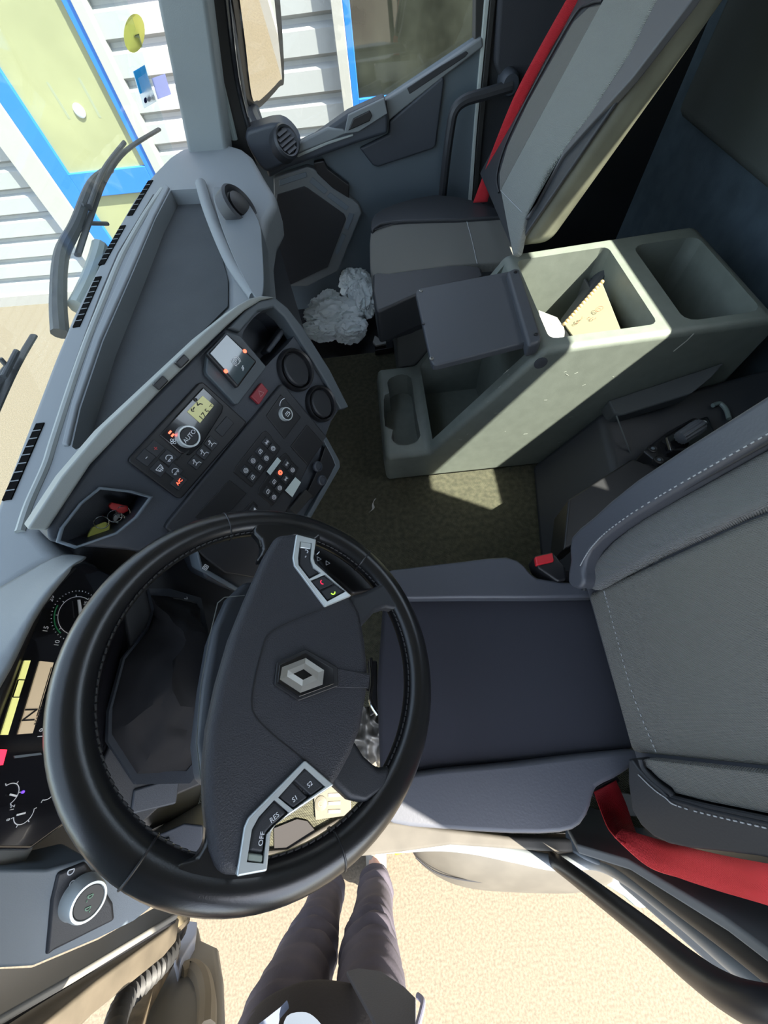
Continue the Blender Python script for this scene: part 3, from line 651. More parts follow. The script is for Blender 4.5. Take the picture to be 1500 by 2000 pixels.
# headlamp switch panel by the door
SF = Fr(PX(160, 1770, -.47), (-.1, 1, 0), (.86, -.08, .50))
fpr('side_panel', SF, [(-80, 1697), (93, 1697), (150, 1682), (172, 1676), (210, 1700), (300, 1770), (262, 1800), (190, 1835), (64, 1888), (0, 1892), (-80, 1892)], -.10, 0, STEEL, db, bevel=.004)
lsw = fpr('headlamp_switch', SF, [(113, 1705), (168, 1683), (196, 1722), (222, 1765), (225, 1798), (105, 1858), (90, 1870), (100, 1760)], -.005, .004, DARK, db, bevel=.004)
a, b = SF.ab(174, 1762, .03); kf = SF.moved(a, b, .004)
hk_ = lathe('switch_knob', kf, [(.024, 0), (.023, .004), (.0215, .022), (.0200, .026), (.0175, .0262), (.0165, .024)], SILV, lsw, seg=48)
lathe('knob_cap', kf, [(.0168, .020), (.0168, .0245), (.016, .0255)], BLACK, hk_, seg=40)
strokes('knob_print', kf.off(.0257), [arc(-.005, 0, .003, 90, 270, 8) + [(-.005, -.003), (-.005, .003)], arc(.007, 0, .003, 90, 270, 8) + [(.007, -.003), (.007, .003)], [(-.011, -.003), (-.009, -.003)], [(.001, .003), (.003, .003)]], .001, mat('green_print', (.15, .30, .2), .5), hk_)
a, b = SF.ab(140, 1722, .004)
strokes('switch_symbols', SF.moved(a, b, .0045), [arc(.012, .004, .0035, 60, 300, 10) + [(.014, .007)], arc(-.002, -.001, .003, 0, 360, 10), arc(-.012, -.010, .0012, 0, 360, 6), [(-.021, -.019), (-.017, -.015), (-.018, -.020), (-.021, -.019)]], .0012, PRINT, lsw)

# ------------------------------------------------------------------ steering wheel
WA, WB = .559, .096
wn = V((math.sin(WA) * math.cos(WB), math.sin(WB), math.cos(WA) * math.cos(WB)))
WC = V((-.17, .063, 1.705))
WH = Fr(WC, (0, 1, 0), wn)
sw_ = thing('steering_wheel', 'black leather steering wheel with four spokes and silver button bezels', 'steering wheel', WC)
bm = bmesh.new(); N = 96; R0 = .205
ringp = [WH.at(R0 * math.cos(2 * math.pi * i / N), R0 * math.sin(2 * math.pi * i / N)) for i in range(N)]
tube_bm(bm, ringp, .020, 18, True, flat=1.0, upv=WH.n)
bmesh.ops.recalc_face_normals(bm, faces=bm.faces); rim = fin('rim', bm, LEATH, sw_)
# seams across the leather
def wang(u, v): a, b = WH.ab(u, v); return math.atan2(b, a)
for u, v in ((443, 1030), (712, 1090), (255, 1705), (660, 1668)):
    t = wang(u, v); c = WH.at(R0 * math.cos(t), R0 * math.sin(t)); rd = (c - WC).normalized()
    bm = bmesh.new(); pts = [c + rd * .0203 * math.cos(2 * math.pi * k / 28) + WH.n * .0203 * math.sin(2 * math.pi * k / 28) for k in range(28)]
    tube_bm(bm, pts, .0012, 6, True); fin('rim_seam', bm, BLACK, sw_)
bm = bmesh.new()
for i in range(150):
    t = 2 * math.pi * i / 150; c = WH.at((R0 - .0185) * math.cos(t), (R0 - .0185) * math.sin(t), .0085)
    tg = (WH.e * -math.sin(t) + WH.u * math.cos(t)); rd = WH.e * math.cos(t) + WH.u * math.sin(t)
    tube_bm(bm, [c - tg * .0028 - rd * .001, c + tg * .0028 - rd * .0015], .0012, 6)
st = fin('stitching', bm, mat('wheel_stitch', (.03, .03, .032), .5), sw_)
padpx = [(541, 1042), (579, 1039), (618, 1053), (616, 1085), (687, 1163), (706, 1195), (716, 1250), (722, 1310), (720, 1350), (708, 1420), (690, 1470), (655, 1535), (530, 1612), (522, 1702), (462, 1713), (428, 1712), (410, 1665), (400, 1580), (398, 1500), (405, 1420), (424, 1330), (450, 1240), (482, 1160), (515, 1085)]
HP = .030
pad = fpr('hub_pad', WH, padpx, -.012, HP, PAD, sw_, bevel=.011, seg=5)
def whit(uv, h): return [WH.ab(a, b, h) for a, b in uv]
# airbag cover split lines
gl = [(640, 1186), (590, 1205), (545, 1225), (522, 1242), (512, 1270), (497, 1330), (492, 1375), (500, 1400), (530, 1432), (597, 1486)]
strokes('cover_joint', WH, [whit(s2(gl, 3, False), HP)], .0013, BLACK, pad, h=HP + .0004)
strokes('cover_joint', WH, [whit([(655, 1308), (722, 1316)], HP), whit([(655, 1338), (720, 1345)], HP)], .0013, BLACK, pad, h=HP + .0004)
fpr('centre_strip', WH, [(645, 1302), (722, 1318), (720, 1344), (645, 1342)], HP - .001, HP + .0012, PAD, pad, bevel=.0006)
# badge
fpr('badge_surround', WH, [(597, 1267), (660, 1303), (661, 1340), (583, 1369), (536, 1338), (541, 1294)], HP - .001, HP + .003, BLACK, sw_, bevel=.0015)
fpr('badge_ring', WH, [(597, 1274), (652, 1306), (653, 1336), (585, 1361), (542, 1333), (546, 1298)], HP + .002, HP + .0045, GLOSSB, sw_, bevel=.001)
bo = [(597, 1285), (633, 1309), (630, 1337), (587, 1353), (547, 1327), (551, 1303)]
bi = [(593, 1307), (610, 1319), (610, 1319), (592, 1328), (573, 1316), (573, 1316)]
vo = [WH.hit(a, b, HP + .0055) for a, b in bo]; vi = [WH.hit(a, b, HP + .0060) for a, b in bi]
mid = [(p + q) / 2 + WH.n * .0012 for p, q in zip(vo, vi)]
vs = vo + mid + vi + [p - WH.n * .003 for p in vo]
fs = []
for i in range(6):
    j = (i + 1) % 6
    fs += [[i, j, 6 + j, 6 + i], [6 + i, 6 + j, 12 + j, 12 + i], [i, j, 18 + j, 18 + i]]
bd = mk('badge', vs, fs, mat('badge_chrome', (.50, .48, .44), .38, metal=.8), sw_, smooth=False)
# silver bezels and buttons
def bez(name, outer, holes, par):
    o = fpr(name, WH, outer, HP - .012, HP + .004, SILV, par, bevel=.0018)
    cut(o, [through(WH, h_, HP + .004, HP - .02, HP + .02) for h_ in holes]); return o
h1 = [(586, 1057), (609, 1060), (607, 1093), (612, 1108), (627, 1119), (604, 1131), (583, 1104), (582, 1090)]
h2 = [(635, 1122), (676, 1155), (639, 1175), (606, 1134)]
z1 = bez('button_bezel', [(579, 1043), (618, 1053), (613, 1090), (616, 1100), (687, 1163), (635, 1185), (575, 1104), (572, 1088)], [h1, h2], sw_)
k3 = [(597, 1499), (635, 1535), (603, 1556), (571, 1533)]
k3 = [(595, 1500), (636, 1537), (573, 1582), (543, 1558)]
k4 = [(536, 1562), (565, 1588), (535, 1614), (521, 1630), (515, 1687), (482, 1684), (492, 1620), (505, 1596)]
z2 = bez('button_bezel', [(597, 1485), (653, 1533), (540, 1610), (530, 1625), (522, 1702), (462, 1713), (477, 1617), (485, 1598)], [k3, k4], sw_)
for hh in (h1, h2, k3, k4): fpr('button_well', WH, hh, HP - .010, HP - .003, BLACK, sw_)
B1 = fpr('wheel_button', WH, [(587, 1072), (607, 1075), (605, 1094), (611, 1110), (622, 1119), (604, 1128), (585, 1102)], HP - .006, HP + .002, DARK, z1, bevel=.002)
fpr('wheel_button', WH, [(587, 1058), (608, 1061), (607, 1072), (586, 1069)], HP - .006, HP + .003, SILV, z1, bevel=.0015)
B2 = fpr('wheel_button', WH, [(633, 1124), (653, 1140), (625, 1152), (608, 1136)], HP - .006, HP + .003, DARK, z1, bevel=.002)
B3 = fpr('wheel_button', WH, [(655, 1142), (673, 1155), (640, 1172), (627, 1154)], HP - .006, HP + .003, DARK, z1, bevel=.002)
B4 = fpr('wheel_button', WH, [(597, 1502), (633, 1536), (607, 1555), (572, 1523)], HP - .006, HP + .003, DARK, z2, bevel=.002)
B5 = fpr('wheel_button', WH, [(570, 1525), (602, 1557), (573, 1579), (545, 1558)], HP - .006, HP + .003, DARK, z2, bevel=.002)
B6 = fpr('wheel_button', WH, [(536, 1565), (562, 1588), (532, 1614), (518, 1630), (514, 1667), (485, 1663), (493, 1622), (507, 1597)], HP - .006, HP + .003, DARK, z2, bevel=.003)
fpr('wheel_button', WH, [(485, 1666), (514, 1670), (512, 1686), (483, 1682)], HP - .006, HP + .003, mat('sage_button', (.30, .34, .30), .4), z2, bevel=.0015)
WT = WH.turned(math.radians(0))
def wt(u, v, s_, sz, deg=0): a, b = WH.ab(u, v, HP + .003); return (WH.moved(a, b, HP + .003).turned(math.radians(deg)), s_, sz)
lettering('button_print', [wt(605, 1532, 'S2', .006, -60), wt(576, 1560, 'S1', .006, -60), wt(536, 1597, 'RES', .006, -60), wt(511, 1638, 'OFF', .006, -10)], PRINT, z2, h=.0004)
strokes('call_end_symbol', WH.moved(*WH.ab(630, 1137, HP + .003), HP + .003), [arc(0, 0, .003, 30, 200, 8)], .0014, mat('red_print', (.6, .03, .08), .5, emit=(.8, .02, .08), estr=.3), z1)
strokes('call_symbol', WH.moved(*WH.ab(650, 1157, HP + .003), HP + .003), [arc(0, 0, .003, 120, 290, 8)], .0014, GLOWG, z1)
strokes('mode_symbol', WH.moved(*WH.ab(598, 1082, HP + .002), HP + .002), [arc(.004, 0, .0025, 200, 400, 8), arc(-.004, .002, .0015, 180, 300, 5), [(.001, -.016), (.006, -.020)]], .0012, PRINT, z1)
# spokes
fpr('spoke', WH, [(500, 1095), (512, 1068), (508, 1050), (492, 1035), (500, 1012), (570, 1008), (640, 1040), (618, 1058), (580, 1050), (545, 1060), (525, 1090)], -.008, .016, LEATH, sw_, bevel=.008)
fpr('spoke', WH, [(684, 1162), (705, 1158), (728, 1148), (760, 1130), (790, 1180), (778, 1190), (755, 1186), (735, 1192), (712, 1218), (690, 1240)], -.008, .014, DARK, sw_, bevel=.007)
fpr('spoke', WH, [(690, 1440), (712, 1475), (740, 1500), (765, 1495), (760, 1540), (715, 1570), (684, 1562), (655, 1535), (640, 1510)], -.008, .014, DARK, sw_, bevel=.007)
fpr('spoke', WH, [(404, 1590), (400, 1650), (385, 1675), (345, 1685), (330, 1712), (400, 1745), (500, 1742), (528, 1722), (522, 1700), (450, 1640)], -.008, .018, LEATH, sw_, bevel=.008)
# column shroud and control stalk
co = thing('steering_column', 'dark column shroud behind the steering wheel', 'steering column', WH.at(0, 0, -.1))
fpr('shroud', WH, [(440, 1168), (480, 1130), (620, 1150), (700, 1250), (700, 1420), (620, 1500), (430, 1540), (392, 1532), (382, 1450), (395, 1330), (412, 1230)], -.13, -.035, DARKB, co, bevel=.012)
strokes('shroud_joint', WH, [[WH.ab(a, b, -.035) for a, b in [(478, 1163), (438, 1167), (425, 1178), (410, 1240), (392, 1340), (384, 1450), (392, 1520)]]], .0012, GREYL, co, h=-.0345)
tube('column_tube', [WH.at(0, .0, -.10), WH.at(0, .03, -.45)], .055, BLACK, co, curve=False, seg=24)
sk = fpr('control_stalk', WH, [(600, 1060), (640, 1055), (722, 1108), (742, 1140), (735, 1152), (690, 1160), (640, 1120)], -.075, -.045, BLACK, co, bevel=.006)
for u, v in ((623, 1092), (640, 1100)):
    a, b = WH.ab(u, v, -.045); strokes('stalk_arrow', WH.moved(a, b, -.045), [[(-.004, .003), (.004, .003), (0, -.004), (-.004, .003)]], .001, PRINT, sk)
# floor and pedal below the wheel
# ------------------------------------------------------------------ console between the seats
con = thing('centre_console', 'grey moulded console with open bins and cup holder between the seats', 'console', (.45, .99, FL))
YN, YF = .77, 1.215
prf = [(-.03, FL), (-.032, 1.10), (-.022, 1.15), (.128, 1.15), (.37, 1.475), (.41, 1.53), (.97, 1.545), (1.0, 1.52), (1.0, FL)]
cb = prism('body', [V((a, YN, b)) for a, b in prf], (0, YF - YN, 0), CONS, con, bevel=.018, seg=4)
def cbox(x0, y0, z0, x1, y1, z1, bv=.02): return box('x', (x0, y0, z0), (x1, y1, z1), CONS, bevel=bv)
ct = prism('x', [V((a, YN + .04, b)) for a, b in ((.145, 1.02), (.145, 1.6), (.42, 1.6), (.385, 1.44), (.385, 1.02))], (0, YF - YN - .08, 0), CONS)
cup = [(756, 744), (765, 733), (785, 727), (803, 735), (808, 770), (812, 800), (820, 840), (820, 850), (810, 862), (795, 866), (776, 865), (764, 852), (767, 836), (752, 828), (749, 790), (751, 768), (760, 764)]
cut(cb, [cbox(.435, YN + .04, 1.30, .705, YF - .045, 1.7), cbox(.77, YN + .035, 1.30, .955, YF - .06, 1.7, .03), ct, prism('x', zs(s2(cup, 2), 1.16), (0, 0, -.11), CONS)])
# lid folded forward, with its hinge barrel
lid = prism('lid', zs([(812, 572), (814, 566), (822, 562), (1000, 528), (1046, 664), (852, 713), (845, 711), (841, 704)], 1.535), (0, 0, -.02), CONSD, con, bevel=.005)
A = PZ(998, 526, 1.545); B = PZ(1052, 666, 1.545)
prism('hinge_cover', zs([(990, 530), (1004, 522), (1016, 524), (1060, 660), (1054, 668), (1032, 674)], 1.552), (0, 0, -.04), CONSD, con, bevel=.009, seg=4)
for u, v, z in ((822, 568, 1.536), (843, 700, 1.536), (1007, 531, 1.553), (1047, 653, 1.553)):
    f = Fr(PZ(u, v, z), (1, 0, 0), (0, 0, 1)); s_ = lathe('screw', f, [(.0055, -.002), (.0055, .001), (.003, .002)], STEELM if z < 1.54 else BLACK, lid, seg=16)
    strokes('screw_slot', f.off(.0022), [[(-.003, 0), (.003, 0)], [(0, -.003), (0, .003)]], .0012, BLACK, lid)
lathe('lid_catch', Fr(PZ(827, 632, 1.536), (1, 0, 0), (0, 0, 1)), [(.004, -.002), (.004, .001)], BLACK, lid, seg=12)
f = Fr(PY(1056, 709, YN), (1, 0, 0), (0, -1, 0)); lathe('side_plug', f, [(.017, -.001), (.017, .0015), (.014, .002)], CONSD, con, seg=28)
# raised rails inside the first bin
for x in (.664, .684): box('bin_rail', (x, YN + .05, 1.32), (x + .008, YF - .055, 1.455), CONSD, con, bevel=.003)
# scratches on the side
random.seed(3); ln = []
for i in range(26):
    a, b = f.ab(random.uniform(880, 1240), random.uniform(720, 880)); t = random.uniform(-.6, .9); L_ = random.uniform(.003, .014)
    ln.append([(a, b), (a + L_ * math.cos(t), b + L_ * math.sin(t))])
strokes('scratches', f, ln, .0006, mat('scratch', (.4, .42, .38), .6), con, h=.0002)
a, b = f.ab(1345, 665); strokes('scuff', f, [[(a, b + .02), (a - .005, b), (a - .02, b - .03)]], .003, mat('scuff_white', (.55, .56, .5), .6), con, h=.0003)
# things lying in the bin
PAPER = mat('cream_paper', (.30, .27, .17), .7); PAPW = mat('white_paper', (.40, .39, .37), .7)
bk = thing('notebook', 'cream spiral bound booklet standing in the first console bin', 'booklet', PZ(1150, 620, 1.33))
q = [PZ(1103, 634, 1.445), PZ(1176, 552, 1.495), PZ(1212, 643, 1.515), PZ(1118, 655, 1.49)]
nb = (q[1] - q[0]).cross(q[2] - q[0]).normalized(); nb = nb if nb.z > 0 else -nb
prism('cover', q, nb * -.010, PAPER, bk, bevel=.001)
bm = bmesh.new()
for i in range(15):
    p = q[0] + (q[1] - q[0]) * (i / 14); bmesh.ops.create_icosphere(bm, subdivisions=2, radius=.0062, matrix=Matrix.Translation(p + nb * .002))
fin('spiral', bm, mat('spiral_tan', (.42, .29, .14), .5), bk)
nf = Fr((q[1] + q[2]) / 2 * .5 + (q[0] + q[3]) / 2 * .5, (q[2] - q[1]) * -1, nb)
SCRB = mat('brown_ink', (.30, .14, .08), .7)
nf = Fr(nf.o + nb * .0005, q[0] - q[1], nb)
sc1 = [arc(-.03, .008, .010, 0, 340, 14), arc(-.027, .008, .005, 90, 400, 10)]
for i in range(5): sc1.append([(.0 + .004 * k, .02 - .010 * i + .003 * math.sin(k * 1.9 + i)) for k in range(4 + i)])
strokes('handwriting', nf, sc1, .0012, SCRB, bk, h=.0008)
en = thing('card', 'small white printed card propped at the corner of the first console bin', 'card', PZ(1080, 650, 1.33))
q2 = [PZ(1052, 606, 1.44), PZ(1088, 620, 1.43), PZ(1113, 657, 1.46), PZ(1064, 664, 1.475)]
n2 = (q2[1] - q2[0]).cross(q2[2] - q2[0]).normalized(); n2 = n2 if n2.z > 0 else -n2
prism('sheet', q2, n2 * -.002, PAPW, en)
ef = Fr((q2[0] + q2[2]) / 2, q2[2] - q2[3], n2)
strokes('print_lines', ef, [[(-.018 + .004 * k, .004 - .008 * r_ + .0015 * ((k * 7) % 3 - 1)) for k in range(9)] for r_ in range(3)], .0015, mat('grey_ink', (.35, .33, .35), .7), en, h=.0008)
dvd = thing('document_wallet', 'dark folded document wallet leaning behind the booklet in the bin', 'wallet', PZ(1140, 590, 1.32))
prism('cover', [PZ(1096, 622, 1.38), PZ(1172, 520, 1.47), PZ(1190, 514, 1.50), PZ(1176, 550, 1.47), PZ(1102, 633, 1.40)], (.002, .0, -.02), CONSD, dvd, bevel=.002)

# engine tunnel and parking brake behind the console
struct(hexa('floor_tunnel', [(.43, .30, FL), (1.20, .30, FL), (1.20, .768, FL), (.52, .768, FL), (.64, .30, 1.20), (1.20, .30, 1.22), (1.20, .768, 1.42), (.66, .768, 1.27)], DARK, bevel=.02))
struct(prism('trim_13', [PY(1188, 782, .766), PY(1418, 706, .766), PY(1392, 735, .73), PY(1352, 768, .70), PY(1212, 812, .715), PY(1200, 808, .725)], (0, .01, -.05), mat('tunnel_strip', (.055, .06, .062), .7, bump=.2, bscale=300), bevel=.006))
struct(tube('trim_14', [PY(1204, 812, .70), PY(1216, 845, .66), PY(1236, 896, .60)], .0022, mat('tunnel_seam', (.10, .11, .11), .7), curve=False, seg=6))
pb = thing('parking_brake', 'black parking brake lever with ribbed grip beside the driver seat', 'lever', PZ(1300, 870, 1.2))
prism('rail', zs([(1110, 975), (1235, 895), (1262, 905), (1300, 905), (1130, 1060), (1100, 1075)], 1.30), (0, 0, -.12), BLACK, pb, bevel=.006)
prism('mount_plate', zs([(1256, 880), (1305, 842), (1408, 786), (1424, 795), (1432, 812), (1405, 850), (1330, 880), (1290, 908)], 1.315), (0, 0, -.05), BLACK, pb, bevel=.006)
prism('gate_cover', zs([(1300, 850), (1345, 822), (1385, 810), (1400, 845), (1340, 880), (1310, 880)], 1.345), (0, 0, -.04), GLOSSB, pb, bevel=.008)
g0_, g1_ = PZ(1326, 858, 1.37), PZ(1372, 828, 1.385); gd_ = (g1_ - g0_).normalized(); GF = Fr(g0_, (0, 0, 1), gd_); Lg = (g1_ - g0_).length
vs = []; fs = []; sg = 48; pr = [(.010, 0), (.0185, .004), (.020, Lg * .7), (.0185, Lg * .9), (.012, Lg), (.007, Lg + .004)]
for j, (r, h) in enumerate(pr):
    for i in range(sg):
        t = 2 * math.pi * i / sg; rr = r * (1 - (.10 if (i % 4 < 2 and 1 <= j <= 3) else 0)); vs.append(GF.at(rr * math.cos(t), rr * math.sin(t), h))
for j in range(len(pr) - 1):
    for i in range(sg): fs.append([j * sg + i, j * sg + (i + 1) % sg, (j + 1) * sg + (i + 1) % sg, (j + 1) * sg + i])
fs += [list(range(sg)), [(len(pr) - 1) * sg + i for i in range(sg)]]
gp = mk('grip', vs, fs, mat('grip_grey', (.07, .075, .085), .45), pb)
lathe('grip_button', GF.off(Lg + .003), [(.007, 0), (.0065, .004)], mat('grip_end', (.32, .36, .38), .4), gp, seg=20)
for u, v in ((1275, 876), (1287, 898)):
    sf = Fr(PZ(u, v, 1.317), (1, 0, 0), (0, 0, 1)); k_ = lathe('bolt', sf, [(.013, -.01), (.013, .001), (.010, .002), (.008, .0005)], BLACK, pb, seg=24); lathe('bolt_socket', sf, [(.005, 0), (.005, .0015)], STEEL, k_, seg=6)
tube('release_loop', zs([(1392, 792), (1406, 788), (1418, 800), (1424, 818)], 1.34), .006, mat('sage_loop', (.16, .20, .19), .4), pb)
prism('rail_foot', zs([(1114, 990), (1140, 975), (1160, 960), (1168, 975), (1130, 1010), (1118, 1012)], 1.22), (0, 0, -.05), DARKB, pb, bevel=.004)

# ------------------------------------------------------------------ passenger seat
ps = thing('passenger_seat', 'grey cloth passenger seat beside the far door with olive back cover', 'seat', (.2, 1.45, FL))
CZ = 1.45
def up_(ps_, dz): return [p + V((0, 0, dz)) for p in ps_]
prism('cushion', zs(s2([(724, 450), (740, 437), (800, 430), (980, 424), (1008, 500), (1000, 510), (880, 518), (760, 535), (728, 540), (722, 500)], 2), CZ), (0, 0, -.10), FAB, ps, bevel=.022, seg=4)
prism('side_bolster', zs(s2([(724, 440), (732, 418), (770, 398), (850, 380), (930, 392), (982, 422), (800, 430), (745, 436), (727, 450)], 2), CZ + .012), (0, 0, -.12), VINYLD, ps, bevel=.025, seg=4)
prism('side_bolster', zs(s2([(728, 535), (760, 533), (880, 517), (935, 520), (942, 530), (936, 545), (840, 566), (790, 585), (745, 605), (733, 600)], 2), CZ + .012), (0, 0, -.12), VINYLD, ps, bevel=.025, seg=4)
prism('cushion_underside', zs([(730, 470), (1000, 440), (1010, 520), (940, 545), (745, 602)], CZ - .03), (0, 0, -.14), VINYLD, ps, bevel=.02)
box('seat_box', (.06, 1.22, FL - .02), (.48, 1.66, CZ - .15), mat('seat_base', (.055, .058, .055), .7), ps, bevel=.01)
tube('seam', zs([(911, 430), (922, 470), (932, 515)], CZ + .001), .0012, STITCH, ps, seg=6)
tube('seam', zs([(724, 452), (800, 432), (980, 424)], CZ + .004), .0018, VINYLD, ps, seg=6)
# seat slide hardware
for (u, v, u2, v2, z, r) in ((750, 648, 772, 645, 1.10, .004), (752, 660, 776, 656, 1.08, .004), (768, 625, 774, 645, 1.12, .005)):
    tube('slide_rod', [PZ(u, v, z), PZ(u2, v2, z)], r, STEELM, ps, curve=False)
prism('slide_bracket', zs([(732, 655), (742, 662), (752, 658), (754, 670), (734, 674), (728, 668)], 1.06), (0, 0, -.01), STEELM, ps, bevel=.001)
prism('slide_rail', zs([(730, 672), (830, 655), (830, 668), (732, 684)], 1.035), (0, 0, -.03), GLOSSB, ps, bevel=.002)
# backrest: olive rear cover, dark sides, cloth centre
def ext(a, b, k): return a + (b - a) * k
YB0, YB1 = 1.20, 1.73
F0, F1 = PY(1002, 492, YB0), PY(1338, 0, YB0); B0_, B1_ = PY(1078, 482, YB0), PY(1428, 0, YB0)
F1 = ext(F0, F1, 1.55); B1_ = ext(B0_, B1_, 1.55)
o_ = V((0, YB1 - YB0, 0))
hexa('back_cover', [ext(F0, B0_, .04), B0_, B0_ + o_, ext(F0, B0_, .04) + o_, ext(F1, B1_, .04), B1_, B1_ + o_, ext(F1, B1_, .04) + o_], OLCOV, ps, bevel=.035, seg=5)
hexa('backrest', [F0, ext(F0, B0_, .10), ext(F0, B0_, .10) + o_, F0 + o_, F1, ext(F1, B1_, .10), ext(F1, B1_, .10) + o_, F1 + o_], VINYLD, ps, bevel=.005, seg=4)
fn = (F1 - F0).cross(V((0, 1, 0))).normalized(); fn = fn if fn.x < 0 else -fn
PF = Fr(F0, (0, -1, 0), fn)
fpr('backrest_centre', PF, [(976, 372), (1176, 0), (1230, -100), (1370, -130), (1280, 0), (1230, 100), (1150, 224), (1070, 330), (1025, 420), (1010, 492), (1000, 500)], -.01, .014, FABL, ps, bevel=.008)
fpr('backrest_panel', PF, [(975, 374), (974, 340), (990, 285), (1030, 200), (1120, 40), (1150, 12), (1174, 6), (1174, 14)], -.01, .012, FAB, ps, bevel=.006)
fpr('backrest_edge', PF, [(1290, -20), (1360, -120), (1430, -120), (1350, 0), (1234, 152), (1150, 246), (1098, 304), (1052, 384), (1030, 425), (1022, 430), (1046, 396), (1100, 292)], -.01, .010, mat('seat_edge_vinyl', (.07, .07, .075), .45), ps, bevel=.01)
tube('seam', [PF.hit(a, b, .0155) for a, b in [(978, 372), (1000, 395), (1020, 415)]], .0012, STITCH, ps, seg=6)
tube('piping', [PF.hit(a, b, .004) for a, b in [(974, 376), (970, 345), (985, 288), (1026, 200), (1116, 38), (1150, 8), (1176, 2)]], .003, VINYLD, ps)
# ------------------------------------------------------------------ driver seat
ds = thing('driver_seat', 'grey and blue-black vinyl driver seat next to the steering wheel', 'seat', (.1, .03, FL))
prism('cushion', zs([(748, 1165), (1160, 1164), (1190, 1260), (1248, 1462), (1000, 1490), (742, 1522), (735, 1340)], 1.42), (0, 0, -.16), FABD, ds, bevel=.012, seg=4)
prism('side_bolster', zs(s2([(738, 1150), (745, 1118), (800, 1108), (900, 1096), (990, 1087), (1025, 1105), (1048, 1128), (1110, 1136), (1165, 1150), (1160, 1166), (900, 1168), (745, 1168)], 2), 1.445), (0, 0, -.18), VINYL, ds, bevel=.02, seg=4)
prism('side_bolster', zs(s2([(738, 1520), (1000, 1490), (1242, 1464), (1245, 1490), (1200, 1522), (1165, 1540), (1155, 1575), (1135, 1612), (1095, 1628), (1000, 1630), (850, 1620), (768, 1610), (740, 1580)], 2), 1.435), (0, 0, -.18), VINYL, ds, bevel=.022, seg=4)
box('seat_base', (.0, -.10, FL + .02), (.40, .20, 1.27), BLACK, ds, bevel=.02)
box('suspension_bellows', (.04, -.06, FL), (.36, .16, FL + .1), RUBBER, ds, bevel=.02)
BK = Fr((.33, .05, 1.42), (0, -1, 0), (-.95, 0, .30))
def taper(l): return l
core = [(-.19, .08), (-.17, .05), (.19, .03), (.205, .04), (.205, .15), (.185, .70), (.15, .78), (-.16, .78), (-.20, .70), (-.195, .25)]
fab_('backrest', BK, s2(core, 2), -.12, -.005, VINYL, ds, bevel=.03, seg=4)
fab_('backrest_centre', BK, [(-.115, .055), (.142, .035), (.142, .35), (.125, .76), (-.105, .76), (-.125, .35)], -.02, .004, FAB, ds, bevel=.010)
lt = [(-.112, .082), (-.15, .10), (-.170, .144), (-.182, .20), (-.186, .30), (-.180, .60), (-.15, .76), (-.108, .76), (-.127, .35), (-.118, .15)]
fab_('light_panel', BK, s2(lt, 2), -.02, .020, mat('seat_fabric_mid', (.27, .275, .275), .9, bump=1.0, weave=220), ds, bevel=.010)
fab_('light_panel', BK, s2([(.146, .075), (.160, .078), (.178, .106), (.186, .16), (.180, .60), (.15, .76), (.128, .76), (.145, .35)], 2), -.02, .018, FAB, ds, bevel=.010)
bl = [(-.115, .085), (-.128, .105), (-.145, .11), (-.168, .14), (-.180, .20), (-.184, .30), (-.182, .60), (-.16, .77), (-.215, .72), (-.228, .45), (-.232, .27), (-.220, .17), (-.210, .105), (-.172, .085), (-.135, .06)]
fab_('side_bolster', BK, s2(bl, 2), -.05, .045, VINYL, ds, bevel=.024, seg=5)
br = [(.146, .055), (.158, .070), (.180, .10), (.190, .16), (.186, .60), (.16, .77), (.195, .72), (.208, .50), (.214, .35), (.226, .20), (.240, .11), (.240, .057), (.213, .030)]
fab_('side_bolster', BK, s2(br, 2), -.10, .030, VINYLD, ds, bevel=.022, seg=5)
def stitchline(ab, h, par, dash=.004, gap=.003):
    P = smooth_path([BK.at(a, b, h) for a, b in ab], 10); bm = bmesh.new(); acc = 0
    for p, q in zip(P, P[1:]):
        L_ = (q - p).length; k = max(1, int(L_ / (dash + gap)))
        for i in range(k):
            s0_ = p + (q - p) * (i / k); s1_ = s0_ + (q - p).normalized() * dash; tube_bm(bm, [s0_, s1_], .0009, 5)
    bmesh.ops.recalc_face_normals(bm, faces=bm.faces); fin('stitching', bm, STITCH, par)
stitchline([(-.152, .108), (-.171, .145), (-.184, .20), (-.189, .30), (-.185, .50)], .047, ds)
stitchline([(.165, .068), (.186, .10), (.196, .16), (.192, .50)], .032, ds)
stitchline([(-.108, .098), (-.03, .090), (.06, .082), (.138, .088)], .005, ds)
tube('piping', [BK.at(a, b, .032) for a, b in [(-.114, .082), (-.150, .102), (-.174, .144), (-.185, .20), (-.188, .30), (-.184, .60)]], .004, VINYLD, ds)
tube('piping', [BK.at(a, b, .024) for a, b in [(.146, .073), (.162, .076), (.182, .106), (.190, .16), (.186, .60)]], .004, VINYLD, ds)
# ------------------------------------------------------------------ belts, buckles, bags and small things
def ribbon(name, cs, ws, m, parent, th=.0025, n=8):
    """webbing through centre points cs with half-width vectors ws"""
    P = smooth_path(cs, n); W = smooth_path(ws, n)
    rows = [[p - w for p, w in zip(P, W)], [p - w * .33 for p, w in zip(P, W)], [p + w * .33 for p, w in zip(P, W)], [p + w for p, w in zip(P, W)]]
    return grid(name, rows, m, parent, solid=th)
def rib_px(name, prs, depths, m, parent, **k):
    cs = []; ws = []
    for (a, b), dd in zip(prs, depths):
        A, B = PD(*a, dd[0]), PD(*b, dd[1]); cs.append((A + B) / 2); ws.append((B - A) / 2)
    return ribbon(name, cs, ws, m, parent, **k)
pbelt = thing('seat_belt', 'red belt webbing running down beside the passenger seat backrest', 'seat belt', PY(935, 400, 1.76))
def yy(u, v, y): r = ray(u, v); return (y - CAM.y) / r.y
